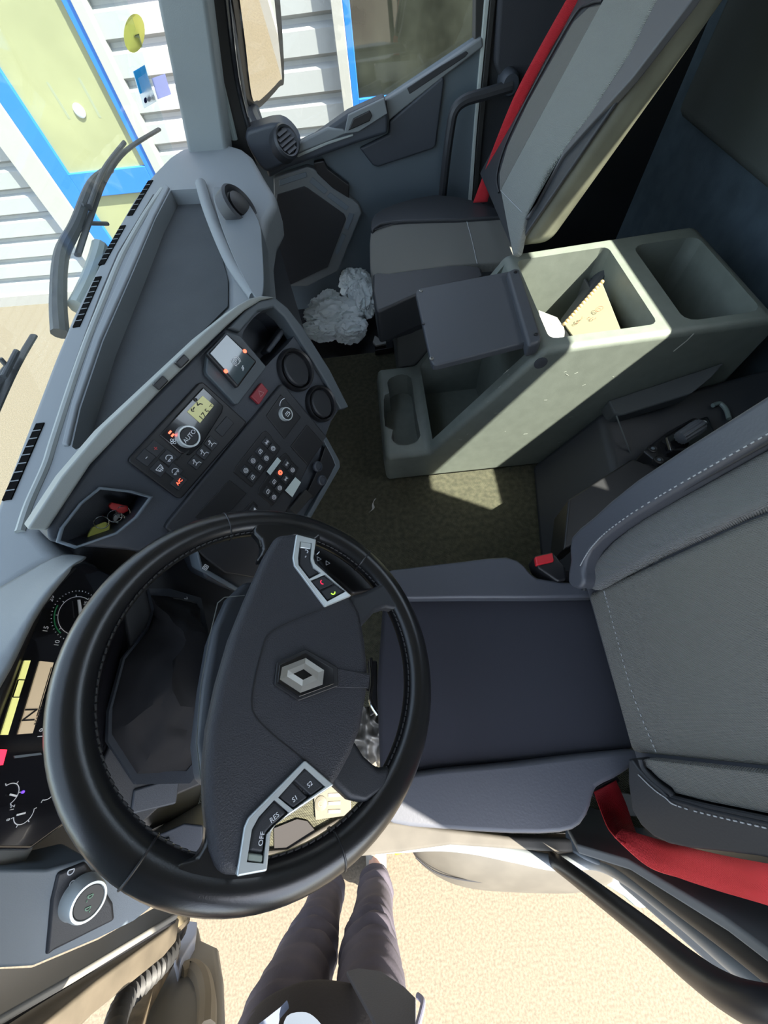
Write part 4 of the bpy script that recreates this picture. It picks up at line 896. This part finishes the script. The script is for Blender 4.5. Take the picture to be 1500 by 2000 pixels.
prs = [((1175, -120), (1215, -120)), ((1106, 0), (1135, 0)), ((1050, 100), (1080, 90)), ((1008, 180), (1038, 170)), ((976, 256), (1000, 250)), ((952, 320), (974, 318)), ((924, 396), (952, 394))]
rib_px('webbing', prs, [(yy(*a, 1.70 - .0 * i), yy(*b, 1.68)) for i, (a, b) in enumerate(prs)], REDB, pbelt)
prism('anchor', [PY(a, b, 1.70) for a, b in [(912, 402), (940, 398), (944, 406), (916, 410)]], (0, .02, 0), CHROME, pbelt, bevel=.002)
prism('anchor_base', [PZ(a, b, 1.44) for a, b in [(905, 405), (960, 395), (968, 412), (915, 418)]], (0, 0, -.03), BLACK, pbelt, bevel=.004)
dbelt = thing('seat_belt', 'red driver belt webbing twisting from its anchor along the near side', 'seat belt', PD(1185, 1540, .74))
prs = [((1160, 1548), (1203, 1524), .74, .74), ((1172, 1580), (1222, 1570), .70, .72), ((1188, 1618), (1240, 1622), .64, .68), ((1212, 1645), (1262, 1652), .58, .62)]
rib_px('webbing', [(a, b) for a, b, _, _ in prs], [(c, d_) for _, _, c, d_ in prs], REDB, dbelt)
prs = [((1200, 1634), (1216, 1620), .60, .62), ((1262, 1690), (1285, 1640), .55, .565), ((1330, 1716), (1345, 1655), .50, .50), ((1410, 1742), (1420, 1672), .45, .45), ((1500, 1768), (1506, 1688), .40, .40), ((1620, 1806), (1624, 1712), .36, .36)]
REDL = mat('red_belt_sunlit', (.80, .045, .05), .55, bump=.6, weave=300)  # brighter copy of the belt red, sunlight put into the colour
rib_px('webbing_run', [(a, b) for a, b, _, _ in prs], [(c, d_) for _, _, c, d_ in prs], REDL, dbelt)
prism('anchor', [PD(a, b, .745) for a, b in [(1154, 1544), (1206, 1516), (1212, 1526), (1160, 1558)]], (0, 0, -.008), BLACK, dbelt, bevel=.002)
bc = thing('belt_buckle', 'black belt buckle with red press button by the driver seat', 'buckle', PZ(1065, 1095, 1.42))
prism('housing', zs([(1042, 1086), (1080, 1077), (1104, 1105), (1108, 1132), (1090, 1136), (1050, 1108)], 1.452), (0, 0, -.05), BLACK, bc, bevel=.005)
prism('button', zs([(1045, 1087), (1080, 1079), (1083, 1096), (1048, 1104)], 1.458), (0, 0, -.012), REDP, bc, bevel=.003)
prism('stalk', zs([(1085, 1110), (1130, 1115), (1160, 1130), (1150, 1142), (1085, 1136)], 1.435), (0, 0, -.02), BLACK, bc, bevel=.004)

# keys in the stack tray
kt = thing('key_bunch', 'bunch of keys with yellow and red tags in the stack tray', 'keys', CP.hit(205, 1020, -.06))
KY = mat('yellow_tag', (.55, .56, .12), .4); KR = mat('red_tag', (.48, .02, .02), .4)
fpr('yellow_tag', CP, [(172, 1043), (180, 1030), (205, 1019), (216, 1024), (214, 1036), (186, 1050), (170, 1052)], -.046, -.040, KY, kt, bevel=.002)
fpr('red_tag', CP, [(212, 988), (218, 981), (250, 988), (252, 998), (240, 1004), (216, 994)], -.046, -.036, KR, kt, bevel=.002)
for u, v, r in ((198, 1020, .010), (224, 1008, .010), (240, 1000, .010), (232, 1012, .008)):
    a, b = CP.ab(u, v, -.038); tube('key_ring', [CP.at(a + r * math.cos(t * .6283), b + r * math.sin(t * .6283), -.038 + .002 * math.sin(t)) for t in range(10)], .0009, CHROME, kt, closed=True, seg=6, n=3)
fpr('key', CP, [(222, 1006), (234, 998), (238, 1004), (228, 1018), (220, 1022)], -.044, -.040, STEELM, kt, bevel=.001)

# plastic bags in the far footwell
BAG = mat('bag_plastic', (.80, .88, .90), .35, trans=.10, bump=.3, bscale=18, spec=.6)
def bag(name, label, c, r, sq, seed, parts):
    t = thing(name, label, 'plastic bag', V((c.x, c.y, c.z - r * sq[2])))
    for j, (dx, dy, dz, rr, sx, sy, sz) in enumerate(parts):
        bm = bmesh.new(); bmesh.ops.create_icosphere(bm, subdivisions=5, radius=1)
        for v in bm.verts:
            p = v.co.copy(); q = p * 1.6 + V((seed, j * 3.1, 0))
            w_ = V((noise.noise(q), noise.noise(q + V((9, 2, 4))), noise.noise(q + V((3, 8, 1))))) * .9
            r1 = 1 - 2 * abs(noise.noise((q + w_) * 1.1)); r2 = 1 - 2 * abs(noise.noise((q + w_) * 2.4 + V((7, 3, 2))))
            k = .78 + .30 * noise.noise(q * .8) + .20 * r1 + .10 * r2 + .04 * noise.noise(q * 7)
            v.co = V((p.x * sx, p.y * sy, p.z * sz)) * k * rr + c + V((dx, dy, dz))
            if v.co.z < FL - .026: v.co.z = FL - .026
        fin('crumpled_film' if j == 0 else 'bag_fold', bm, BAG, t)
    return t
bag('plastic_bag', 'crumpled white plastic bag spread out on the far floor edge', PZ(650, 620, 1.06), .1, (1, 1, .5), 1.3,
    [(0, 0, 0, .135, 1.1, .85, .5), (.085, -.095, -.01, .085, .9, .8, .6), (-.03, .09, .0, .10, .9, .9, .6), (-.05, -.07, -.01, .09, 1.2, .7, .5)])
bag('plastic_bag', 'upright bluish plastic bag behind the crumpled white one', PZ(705, 570, 1.08), .09, (.6, 1, .5), 8.7,
    [(.015, -.03, 0, .12, .62, 1.25, .5), (-.03, .09, .01, .10, .85, .8, .7)])
t = thing('paper_scrap', 'tiny torn white scrap lying on the carpet', 'paper scrap', PZ(728, 990, FL))
ribbon('scrap', zs([(733, 974), (728, 984), (729, 993), (722, 1000)], FL + .004), [V((.004, .002, 0)), V((.003, .004, 0)), V((.005, .001, .002)), V((.003, .002, 0))], PAPW, t, th=.0006)

# pedals and their foil-like gaiter between the wheel and the seat
pdl = thing('brake_pedal', 'dark pedal with chrome edge seen through the lower wheel gap', 'pedal', PZ(728, 1340, 1.1))
prism('pad', zs([(718, 1290), (736, 1290), (738, 1390), (722, 1400)], 1.17), (0, 0, -.015), BLACK, pdl, bevel=.004)
tube('edge', zs([(724, 1285), (727, 1330), (724, 1370), (738, 1396)], 1.19), .005, CHROME, pdl)
tube('arm', [PZ(722, 1340, 1.16), PZ(680, 1340, 1.05), PZ(600, 1340, 1.1)], .012, BLACK, pdl)
gt = []
for i in range(30):
    r_ = []
    for j in range(40):
        p = PZ(690 + 2.6 * i, 1380 + 3 * j, 1.1); p.z += .03 * (1 - 2 * abs(noise.noise(p * 30))) + .008 * noise.noise(p * 70); r_.append(p)
    gt.append(r_)
gt = grid('pedal_mat', gt, mat('crinkled_foil', (.16, .15, .13), .4, metal=.3), sub=1); tag(gt, 'crinkled shiny grey mat beneath the pedals in the lower wheel gap', 'mat')

# windscreen stickers seen on the glass
def film_mat(name, c):
    m = bpy.data.materials.new(name); m.use_nodes = True; n = m.node_tree.nodes; l = m.node_tree.links
    t = n.new('ShaderNodeBsdfTranslucent'); t.inputs[0].default_value = (*c, 1); x = n.new('ShaderNodeMixShader'); x.inputs[0].default_value = .75
    n['Principled BSDF'].inputs['Base Color'].default_value = (*c, 1)
    l.new(n['Principled BSDF'].outputs[0], x.inputs[1]); l.new(t.outputs[0], x.inputs[2]); l.new(x.outputs[0], n['Material Output'].inputs[0]); return m
def on_glass(u, v):
    p = PX(u, v, -.72)
    for _ in range(12):
        z = p.z; y = min(max(p.y, -.3), 1.83)
        dx = (z - 1.66) / .34 * .06 if z < 2 else .06 + (z - 2) / .4 * .08
        p = PX(u, v, wsx(y) + dx + .006)
    return p
def sticker(name, label, uv, m, extra=()):
    P_ = [on_glass(a, b) for a, b in uv]; o = prism(name, P_, (.0008, 0, 0), m)
    if extra:
        t = thing(name, label, 'sticker', sum(P_, V()) / len(P_)); o.name = 'film'; o.parent = t; o.matrix_parent_inverse = world(t).inverted()
        for q, m2 in extra: prism('printed_field', [on_glass(a, b) + V((.002, 0, 0)) for a, b in q], (.0008, 0, 0), m2, t)
        return t
    return tag(o, label, 'sticker')
ov = [(262 + 20 * math.cos(t) * 1.0 - 4 * math.sin(t), 65 + 38 * math.sin(t) + 4 * math.cos(t)) for t in [i * .2618 for i in range(24)]]
sticker('oval_sticker', 'yellow-green oval sticker high on the windscreen', ov, film_mat('sticker_green', (.80, .78, .36)), [([(258, 72), (270, 68), (277, 92), (266, 96)], film_mat('sticker_field', (.65, .68, .58))), ([(258, 70), (270, 66), (270, 69), (259, 73)], film_mat('sticker_dot', (.25, .30, .2)))])
sticker('service_sticker', 'blue and white windscreen sticker with three round marks', [(259, 140), (281, 127), (305, 198), (281, 212)], film_mat('sticker_white', (.92, .93, .93)),
        [([(259, 140), (281, 127), (294, 172), (272, 184)], film_mat('sticker_blue', (.14, .55, .80)))] + [([(u + 3.2 * math.cos(t * .785), v + 6 * math.sin(t * .785)) for t in range(8)], film_mat('sticker_navy', (.02, .03, .15))) for u, v in ((283, 196), (289, 193), (295, 190))])
sticker('lilac_sticker', 'pale lilac square sticker beside the windscreen pillar', [(296, 153), (322, 144), (334, 184), (308, 194)], film_mat('sticker_lilac', (.62, .64, .82)))

# wipers outside
def wiper(name, label, arm, blade, fork=None):
    t = thing(name, label, 'wiper', arm[0])
    tube('arm', arm, lambda s: .022 - .010 * s, mat('wiper_black', (.02, .022, .024), .5), t, n=6)
    tube('blade', blade, .011, RUBBER, t, n=5, flat=.6)
    tube('blade_spine', [p + V((.012, 0, .022)) for p in blade[1:-1]], .007, DARK, t, n=5)
    for q in (fork or []): tube('blade_link', q, .006, DARK, t, curve=False)
    return t
zz = [(116, 650, 1.55), (114, 580, 1.60), (122, 500, 1.66), (150, 440, 1.70), (172, 385, 1.72)]
def ox(u, v, x): return PX(u, v, x)
arm = [ox(118, 652, -.86), ox(114, 590, -.87), ox(120, 500, -.88), ox(148, 440, -.88), ox(180, 360, -.88), ox(215, 330, -.88)]
bl_ = [ox(152, 498, -.86), ox(178, 420, -.87), ox(205, 350, -.87), ox(245, 295, -.86), ox(310, 253, -.84)]
wiper('wiper', 'black wiper arm and blade standing outside the far windscreen', arm, bl_, [[ox(172, 436, -.87), ox(210, 437, -.87)], [ox(160, 400, -.87), ox(180, 410, -.87)]])
wiper('wiper', 'second wiper blade at the left edge of the photo over sandy ground', [ox(-60, 800, -1.0), ox(0, 748, -1.0), ox(18, 720, -1.0)], [ox(-25, 840, -.98), ox(15, 750, -.98), ox(40, 700, -.98), ox(66, 656, -.98)], [[ox(0, 700, -.98), ox(20, 722, -.98)]])
cl_ = tag(tube('cowl_bulge', [PX(150, 600, -.84), PX(172, 555, -.84), PX(190, 505, -.84), PX(196, 480, -.84)], .022, mat('body_grey', (.25, .29, .28), .4)), 'pale grey rounded scuttle moulding outside the windscreen foot', 'body moulding')
# ------------------------------------------------------------------ driver side: sill, fairing, pillars, open door
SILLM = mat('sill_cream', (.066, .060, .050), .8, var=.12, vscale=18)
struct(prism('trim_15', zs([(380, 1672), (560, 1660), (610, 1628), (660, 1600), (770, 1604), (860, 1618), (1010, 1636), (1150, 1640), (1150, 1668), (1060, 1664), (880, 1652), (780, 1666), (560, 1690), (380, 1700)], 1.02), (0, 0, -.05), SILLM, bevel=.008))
struct(tube('trim_16', [PD(1085, 1650, .98), PD(1120, 1656, .92), PD(1160, 1664, .86), PD(1215, 1682, .76), PD(1330, 1760, .58), PD(1420, 1822, .49), PD(1520, 1896, .42), PD(1640, 1985, .36)], .020, RUBBER, n=6, seg=12))
struct(tube('trim_17', zs([(700, 1654), (780, 1650), (850, 1646), (920, 1652), (1000, 1668), (1080, 1684)], 1.0) + [PD(1160, 1682, .85), PD(1225, 1712, .74), PD(1330, 1790, .60), PD(1430, 1872, .50), PD(1540, 1960, .43)], .016, mat('frame_blue', (.17, .19, .20), .4), n=6, seg=12))
struct(hexa('trim_18', [PD(1105, 1600, .90), PD(1200, 1640, .84), PD(1420, 1810, .60), PD(1100, 1660, .90), PD(1150, 1560, 1.0), PD(1240, 1580, 1.0), PD(1520, 1750, .75), PD(1560, 1860, .6)], STEEL, bevel=.01))
struct(prism('trim_19', [PY(a, b, -.27) for a, b in [(1110, 1630), (1150, 1588), (1185, 1600), (1230, 1640), (1560, 1790), (1600, 1960), (1420, 1820), (1230, 1700), (1130, 1668)]], (.0, .015, 0), mat('pillar_grey', (.13, .14, .145), .7), bevel=.004))
st_ = thing('step_plate', 'cream grooved step plate with round emblem seen through the wheel', 'step plate', PZ(640, 1570, 1.0))
SP = mat('step_cream', (.10, .092, .07), .6)
prism('plate', zs([(612, 1548), (652, 1532), (684, 1536), (686, 1592), (616, 1602)], 1.012), (0, 0, -.012), SP, st_, bevel=.002)
SPD = mat('step_groove', (.22, .18, .13), .7)
for v in (1554, 1570, 1586): prism('groove', zs([(641, v - 4), (665, v - 5), (665, v + 2), (641, v + 3)], 1.014), (0, 0, -.004), SPD, st_)
ef = Fr(PZ(627, 1569, 1.012), (1, 0, 0), (0, 0, 1)); lathe('emblem', ef, [(.016, 0), (.016, .002), (.014, .003)], SP, st_, seg=28)
strokes('emblem_mark', ef.off(.0032), [arc(0, 0, .006, 60, 300, 10)], .0015, SPD, st_)
struct(prism('floor_footwell', zs([(535, 1618), (580, 1600), (600, 1604), (640, 1652), (600, 1662), (536, 1668)], 1.008), (0, 0, -.02), mat('well_dark', (.016, .014, .014), .8)))
# rounded fairing below the seat
fa = thing('side_fairing', 'cream rounded side fairing with a dark joint line below the driver seat', 'fairing', PZ(1000, 1700, .3))
rowsf = []
FO = [(800, 1655), (812, 1690), (838, 1716), (880, 1742), (930, 1753), (1040, 1756), (1130, 1760), (1180, 1742), (1200, 1730)]
FT = [(806, 1640), (830, 1655), (860, 1672), (900, 1690), (950, 1705), (1040, 1712), (1130, 1712), (1180, 1705), (1200, 1700)]
FI = [(810, 1600), (840, 1600), (880, 1610), (920, 1620), (960, 1630), (1040, 1640), (1130, 1645), (1180, 1645), (1200, 1640)]
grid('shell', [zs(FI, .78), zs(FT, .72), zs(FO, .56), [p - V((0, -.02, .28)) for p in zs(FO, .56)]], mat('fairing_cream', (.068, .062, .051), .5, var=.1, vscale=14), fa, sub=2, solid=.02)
tube('joint_line', [p + V((0, 0, .012)) for p in zs([(812, 1672), (850, 1700), (900, 1714), (960, 1720), (1060, 1721), (1112, 1722)], .655)], .0025, BLACK, fa)
wb = thing('wheel_guard', 'grey curved wheel guard just behind the cream side fairing', 'wheel guard', PZ(1210, 1760, .3))
prism('guard', zs([(1170, 1722), (1215, 1700), (1290, 1748), (1282, 1776), (1250, 1780), (1225, 1756)], .55), (0, 0, -.3), mat('guard_grey', (.20, .25, .24), .5), wb, bevel=.02)
prism('guard_lip', zs([(1270, 1716), (1330, 1760), (1480, 1890), (1440, 1880), (1300, 1790), (1262, 1750)], .62), (0, 0, -.3), mat('guard_cream', (.22, .21, .20), .5), wb, bevel=.02)
ml = tag(prism('marker_lamp', zs([(769, 1660), (787, 1658), (787, 1668), (771, 1672)], .62), (0, 0, -.03), mat('amber', (.75, .36, .01), .3), bevel=.006), 'small amber marker lamp under the door sill', 'marker lamp')
# grab handle at the rear of the door opening
gb = thing('grab_rail', 'long black curved grab handle at the driver door opening', 'handle', PD(1030, 1640, 1.0))
tube('bar', [PD(1022, 1630, 1.04), PD(1045, 1652, .98), PD(1130, 1716, .78), PD(1250, 1808, .58), (PD(1350, 1890, .46)), PD(1430, 1945, .39), PD(1510, 1972, .35), PD(1640, 1990, .32)], .0165, BLACK, gb, n=8, seg=16)
lathe('mount', Fr(PD(1022, 1635, 1.05), (1, 0, 0), (.3, -.5, .8)), [(.03, -.01), (.03, .01), (.022, .018)], BLACK, gb, seg=20)
# white bits of the seat frame by the belt anchor
sb = thing('seat_side_bracket', 'white painted bracket beneath the driver belt anchor', 'bracket', PZ(1225, 1580, 1.05))
prism('plate', zs([(1205, 1548), (1235, 1552), (1262, 1598), (1232, 1594)], 1.05), (0, 0, -.02), WHITE, sb, bevel=.003)
prism('tab', zs([(1128, 1582), (1144, 1574), (1148, 1592), (1134, 1596)], 1.15), (0, 0, -.02), WHITE, sb, bevel=.003)

# front edge of the driver door opening (A pillar) with its seals
PWH = mat('pillar_white', (.16, .155, .14), .4); BRN = mat('seal_brown', (.085, .07, .05), .6, var=.25, vscale=14)
struct(prism('trim_20', [PY(a, b, -.30) for a, b in [(-90, 1905), (0, 1890), (64, 1887), (190, 1834), (300, 1772), (350, 1780), (150, 1900), (0, 1985), (-90, 2040)]], (0, -.010, 0), PWH, bevel=.004))
struct(prism('trim_21', [PY(a, b, -.355) for a, b in [(-90, 2045), (0, 1988), (150, 1902), (320, 1800), (352, 1788), (330, 1812), (190, 1915), (60, 2020), (-60, 2100)]], (0, -.04, 0), BRN, bevel=.006))
struct(tube('trim_22', [PY(a, b, -.385) for a, b in [(356, 1788), (250, 1868), (120, 1960), (0, 2050), (-80, 2110)]], .014, mat('seal_olive', (.16, .13, .08), .5), seg=12))
struct(tube('trim_23', [PY(a, b, -.41) for a, b in [(362, 1796), (280, 1868), (190, 1950), (110, 2030)]], .012, BRN, seg=12))
struct(tube('trim_24', [PY(a, b, -.345) for a, b in [(340, 1796), (200, 1878), (60, 1962), (-60, 2040)]], .006, BLACK, seg=8))
od = thing('driver_door', 'white open driver door seen edge on past the front pillar', 'door', PY(400, 1950, -.5))
WD = mat('door_white', (.19, .185, .17), .35)
prism('door_shell', [PY(a, b, -.50) for a, b in [(356, 1796), (388, 1800), (395, 1830), (428, 1845), (437, 1900), (440, 1990), (430, 2100), (200, 2100), (230, 2000), (300, 1910), (330, 1850)]], (.01, -.07, 0), WD, od, bevel=.018, seg=4)
prism('hinge_plate', [PY(a, b, -.47) for a, b in [(352, 1795), (386, 1800), (384, 1822), (352, 1880), (344, 1850)]], (0, -.04, 0), mat('hinge_blue', (.34, .38, .48), .4), od, bevel=.004)
tube('door_bulge', [PY(a, b, -.50) for a, b in [(352, 1905), (375, 1895), (395, 1915), (404, 1960), (402, 2020)]], .018, mat('door_cream', (.26, .22, .16), .4), od)
prism('inner_trim', [PY(a, b, -.46) for a, b in [(200, 2060), (232, 1985), (250, 1925), (330, 1845), (345, 1850), (300, 1930), (260, 2060)]], (0, -.03, 0), mat('door_inner', (.17, .13, .08), .7, var=.4, vscale=20), od, bevel=.004)
hs = thing('wiring_bellows', 'black ribbed rubber wiring bellows between the pillar and open door', 'bellows', PY(340, 1850, -.43))
pth = smooth_path([PY(a, b, -.43) for a, b in [(350, 1822), (338, 1810), (328, 1824), (334, 1852), (316, 1884), (286, 1912), (246, 1952), (226, 1998), (215, 2060)]], 10)
bm = bmesh.new(); tube_bm(bm, pth, lambda s: .0155 + .004 * math.sin(s * 340), 14); bmesh.ops.recalc_face_normals(bm, faces=bm.faces); fin('ribbed_tube', bm, RUBBER, hs)
lathe('grommet', Fr(PY(352, 1822, -.43), (0, 0, 1), (1, -.3, 0)), [(.02, -.01), (.02, .004), (.012, .008)], BLACK, hs, seg=20)
bm = None

# ------------------------------------------------------------------ the person standing at the open door
pe = thing('person', 'person in dark jacket and grey trousers standing below the open door', 'person', (-.34, -.70, 0))
def skin(name, verts, edges, rad, m, parent, sub=2, root=0):
    me = bpy.data.meshes.new(name); me.from_pydata([V(v) for v in verts], edges, []); me.materials.append(m)
    o = bpy.data.objects.new(name, me); C.objects.link(o)
    sk_ = o.modifiers.new('sk', 'SKIN'); sk_.use_smooth_shade = True
    for i, r in enumerate(rad):
        d_ = me.skin_vertices[0].data[i]; d_.radius = r if isinstance(r, tuple) else (r, r); d_.use_root = (i == root)
    s = o.modifiers.new('u', 'SUBSURF'); s.levels = sub; s.render_levels = sub
    bpy.context.view_layer.update()
    me2 = bpy.data.meshes.new_from_object(o.evaluated_get(bpy.context.evaluated_depsgraph_get())); o.modifiers.clear(); o.data = me2
    for p in me2.polygons: p.use_smooth = True
    o.parent = parent; o.matrix_parent_inverse = world(parent).inverted(); return o
SKIN = mat('skin', (.42, .24, .17), .5); TR = mat('grey_trousers', (.058, .050, .064), .8, bump=.25, bscale=120, var=.12, vscale=14); JK = mat('dark_jacket', (.014, .012, .014), .85, bump=.3, bscale=150)
vb = []; eb = []; rb = []
def add(p, r, par=None):
    vb.append(p); rb.append(r)
    if par is not None: eb.append((par, len(vb) - 1))
    return len(vb) - 1
HX, HY = -.33, -.80
pel = add((HX, HY, .95), (.14, .10)); ch1 = add((HX, HY + .01, 1.12), (.13, .10), pel); ch2 = add((HX, HY, 1.33), (.15, .11), ch1); nk = add((HX, HY, 1.48), .058, ch2)
hd0 = add((HX + .01, HY + .03, 1.56), .07, nk); hd1 = add((HX + .02, HY + .05, 1.66), .085, hd0); hd2 = add((HX + .02, HY + .04, 1.73), .055, hd1)
for sx, el, wr in ((-1, (HX - .30, HY + .0, 1.20), (HX - .26, HY + .12, 1.38)), (1, (HX + .28, HY + .05, 1.66), (-.02, -.36, 2.14))):
    sh_ = add((HX + sx * .17, HY, 1.42), .055, ch2); e_ = add(el, .042, sh_); w_ = add(wr, .028, e_)
    d_ = (V(wr) - V(el)).normalized(); pm = V(wr) + d_ * .05; pi_ = add(tuple(pm), (.034, .018), w_)
    sd = d_.cross(V((0, 1, 0))).normalized()
    for k in range(4):
        off = sd * (.030 - .02 * k); kn = add(tuple(pm + d_ * .035 + off), .009, pi_); k2 = add(tuple(pm + d_ * (.068 + .008 * (1 if k in (1, 2) else 0)) + off * 1.05 + V((0, .012, 0))), .008, kn); add(tuple(pm + d_ * (.085 + .006 * (1 if k in (1, 2) else 0)) + off + V((0, .03, 0))), .007, k2)
    t1_ = add(tuple(pm + sd * .045 - d_ * .01), .011, pi_); add(tuple(pm + sd * .062 + d_ * .03), .009, t1_)
for sx, kx, ax in ((-1, -.435, -.45), (1, -.235, -.25)):
    hp = add((HX + sx * .09, HY + .0, .88), .085, pel); kn = add((kx, HY + .10, .50), .055, hp); an = add((ax, HY + .15, .10), .036, kn); fo = add((ax, HY + .26, .045), .038, an)
skin('body', vb, eb, rb, SKIN, pe, 1)
vt_ = []; et = []; rt = []
def addt(p, r, par=None):
    vt_.append(p); rt.append(r)
    if par is not None: et.append((par, len(vt_) - 1))
    return len(vt_) - 1
p0_ = addt((HX, HY, .97), (.17, .13))
for sx, kx, ax in ((-1, -.435, -.45), (1, -.235, -.25)):
    h_ = addt((HX + sx * .12, HY + .03, .84), .13, p0_); m_ = addt((HX + sx * .125, HY + .07, .68), .118, h_); k_ = addt((kx, HY + .105, .50), .095, m_); c_ = addt((ax * .5 + kx * .5, HY + .125, .30), .080, k_); a_ = addt((ax, HY + .145, .15), .070, c_); addt((ax, HY + .16, .05), .072, a_)
tr = skin('trousers', vt_, et, rt, TR, pe, 3)
for v in tr.data.vertices:                    # folds at knee and hem
    p = v.co; n_ = v.normal; k = math.exp(-((p.z - .48) / .10) ** 2) + .8 * math.exp(-((p.z - .14) / .07) ** 2) + .5 * math.exp(-((p.z - .75) / .1) ** 2)
    v.co = p + n_ * (.012 * math.sin(p.z * 95 + p.x * 30) + .012 * noise.noise(p * 22)) * k
JF = []
for z, rx, ry, dy in ((.80, .235, .165, .03), (.84, .235, .17, .03), (.95, .23, .17, .02), (1.15, .215, .16, .01), (1.34, .21, .15, 0), (1.44, .17, .12, 0), (1.50, .085, .08, 0)):
    JF.append([V((HX + (.01 if z > .8 else 0) + rx * math.cos(t * .19635) * (1 + .05 * noise.noise(V((t, z * 9, 0)))), HY + dy + ry * math.sin(t * .19635) * (1 + .05 * noise.noise(V((t, z * 7, 3)))), z - (.06 * math.cos(t * .19635) if z < .8 else 0))) for t in range(32)])
grid('jacket', JF, JK, pe, closed_u=False, solid=.006, sub=1)
for sx, el, wr in ((-1, (HX - .30, HY + .0, 1.20), (HX - .26, HY + .12, 1.38)), (1, (HX + .28, HY + .05, 1.66), (-.02, -.36, 2.14))):
    s_ = V((HX + sx * .15, HY, 1.42)); tube('sleeve', [s_, s_ * .5 + V(el) * .5, V(el), V(el) * .5 + V(wr) * .5, V(wr) - (V(wr) - V(el)) * .08], lambda q: .085 - .038 * q, JK, pe, n=5, seg=16)
lathe('hair', Fr((HX + .02, HY + .02, 1.70), (1, 0, 0), (0, -.25, 1)), [(.098, -.05), (.102, 0), (.085, .05), (.045, .078)], mat('dark_hair', (.02, .014, .01), .7), pe, seg=28)
for q, sx in (((HX - .012, HY + .125, 1.675), 1), ((HX + .052, HY + .125, 1.675), 1)):
    lathe('eye', Fr(q, (1, 0, 0), (0, 1, 0)), [(.011, -.008), (.009, .002), (.004, .005)], mat('eye_white', (.7, .7, .68), .3), pe, seg=16)
lathe('nose', Fr((HX + .02, HY + .13, 1.635), (1, 0, 0), (0, .8, -.3)), [(.016, -.02), (.013, .008), (.006, .018)], SKIN, pe, seg=14)
tube('mouth', [(HX - .006, HY + .122, 1.60), (HX + .02, HY + .132, 1.598), (HX + .046, HY + .122, 1.60)], .005, mat('lips', (.35, .12, .10), .5), pe)
SHO = mat('white_shoe', (.22, .21, .19), .6); 
for ax in (-.45, -.25):
    y0 = HY + .10
    rows = []
    for y, wx, h0_, h1_ in ((y0, .030, .02, .07), (y0 + .02, .040, .0, .10), (y0 + .09, .046, .0, .11), (y0 + .16, .050, .0, .085), (y0 + .23, .048, .0, .06), (y0 + .28, .028, .01, .04)):
        rows.append([V((ax + wx * math.cos(t * .5236), y, (h0_ + h1_) / 2 + (h1_ - h0_) / 2 * math.sin(t * .5236))) for t in range(12)])
    shn = grid('shoe', rows, SHO, pe, closed_u=True, sub=2)
    strokes('shoe_mark', Fr((ax, y0 + .17, .088), (1, 0, 0), (0, .3, 1)), [arc(0, 0, .014, 0, 200, 8), [(-.02, -.02), (.015, -.01)]], .004, mat('shoe_grey', (.25, .24, .25), .6), shn)
# paler panel paints the lit part of the trousers; light cloth at the hem
prism('side_panel', [PY(a, b, -.60) for a, b in [(676, 1896), (700, 1890), (745, 1896), (790, 1926), (812, 1948), (812, 2010), (740, 2010), (706, 1950)]], (0, -.01, 0), mat('trousers_grey_lit', (.085, .088, .10), .85, bump=.5, bscale=200), pe, bevel=.003)
tube('panel_seam', [PY(a, b, -.595) for a, b in [(816, 1945), (826, 1960), (814, 2010)]], .006, mat('lilac_piping', (.2, .2, .28), .6), pe)
cl1 = [PD(a, b, .62) for a, b in [(498, 2004), (520, 1988), (548, 1966), (561, 1952), (564, 1962), (545, 1985), (540, 2010), (520, 2030)]]
tag(prism('cloth', cl1, (0, -.006, -.004), mat('pale_cloth', (.08, .095, .13), .7), bevel=.002), 'small pale blue folded cloth held at the lower edge of the photo', 'cloth')
cl2 = [PD(a, b, .60) for a, b in s2([(552, 2020), (560, 1984), (590, 1976), (612, 1984), (632, 2010), (620, 2040), (570, 2040)], 3)]
tag(prism('cloth', cl2, (0, -.01, -.006), mat('pale_cloth_b', (.05, .062, .08), .7), bevel=.003), 'rounded grey-blue cloth bundle at the lower edge beside the folded one', 'cloth')
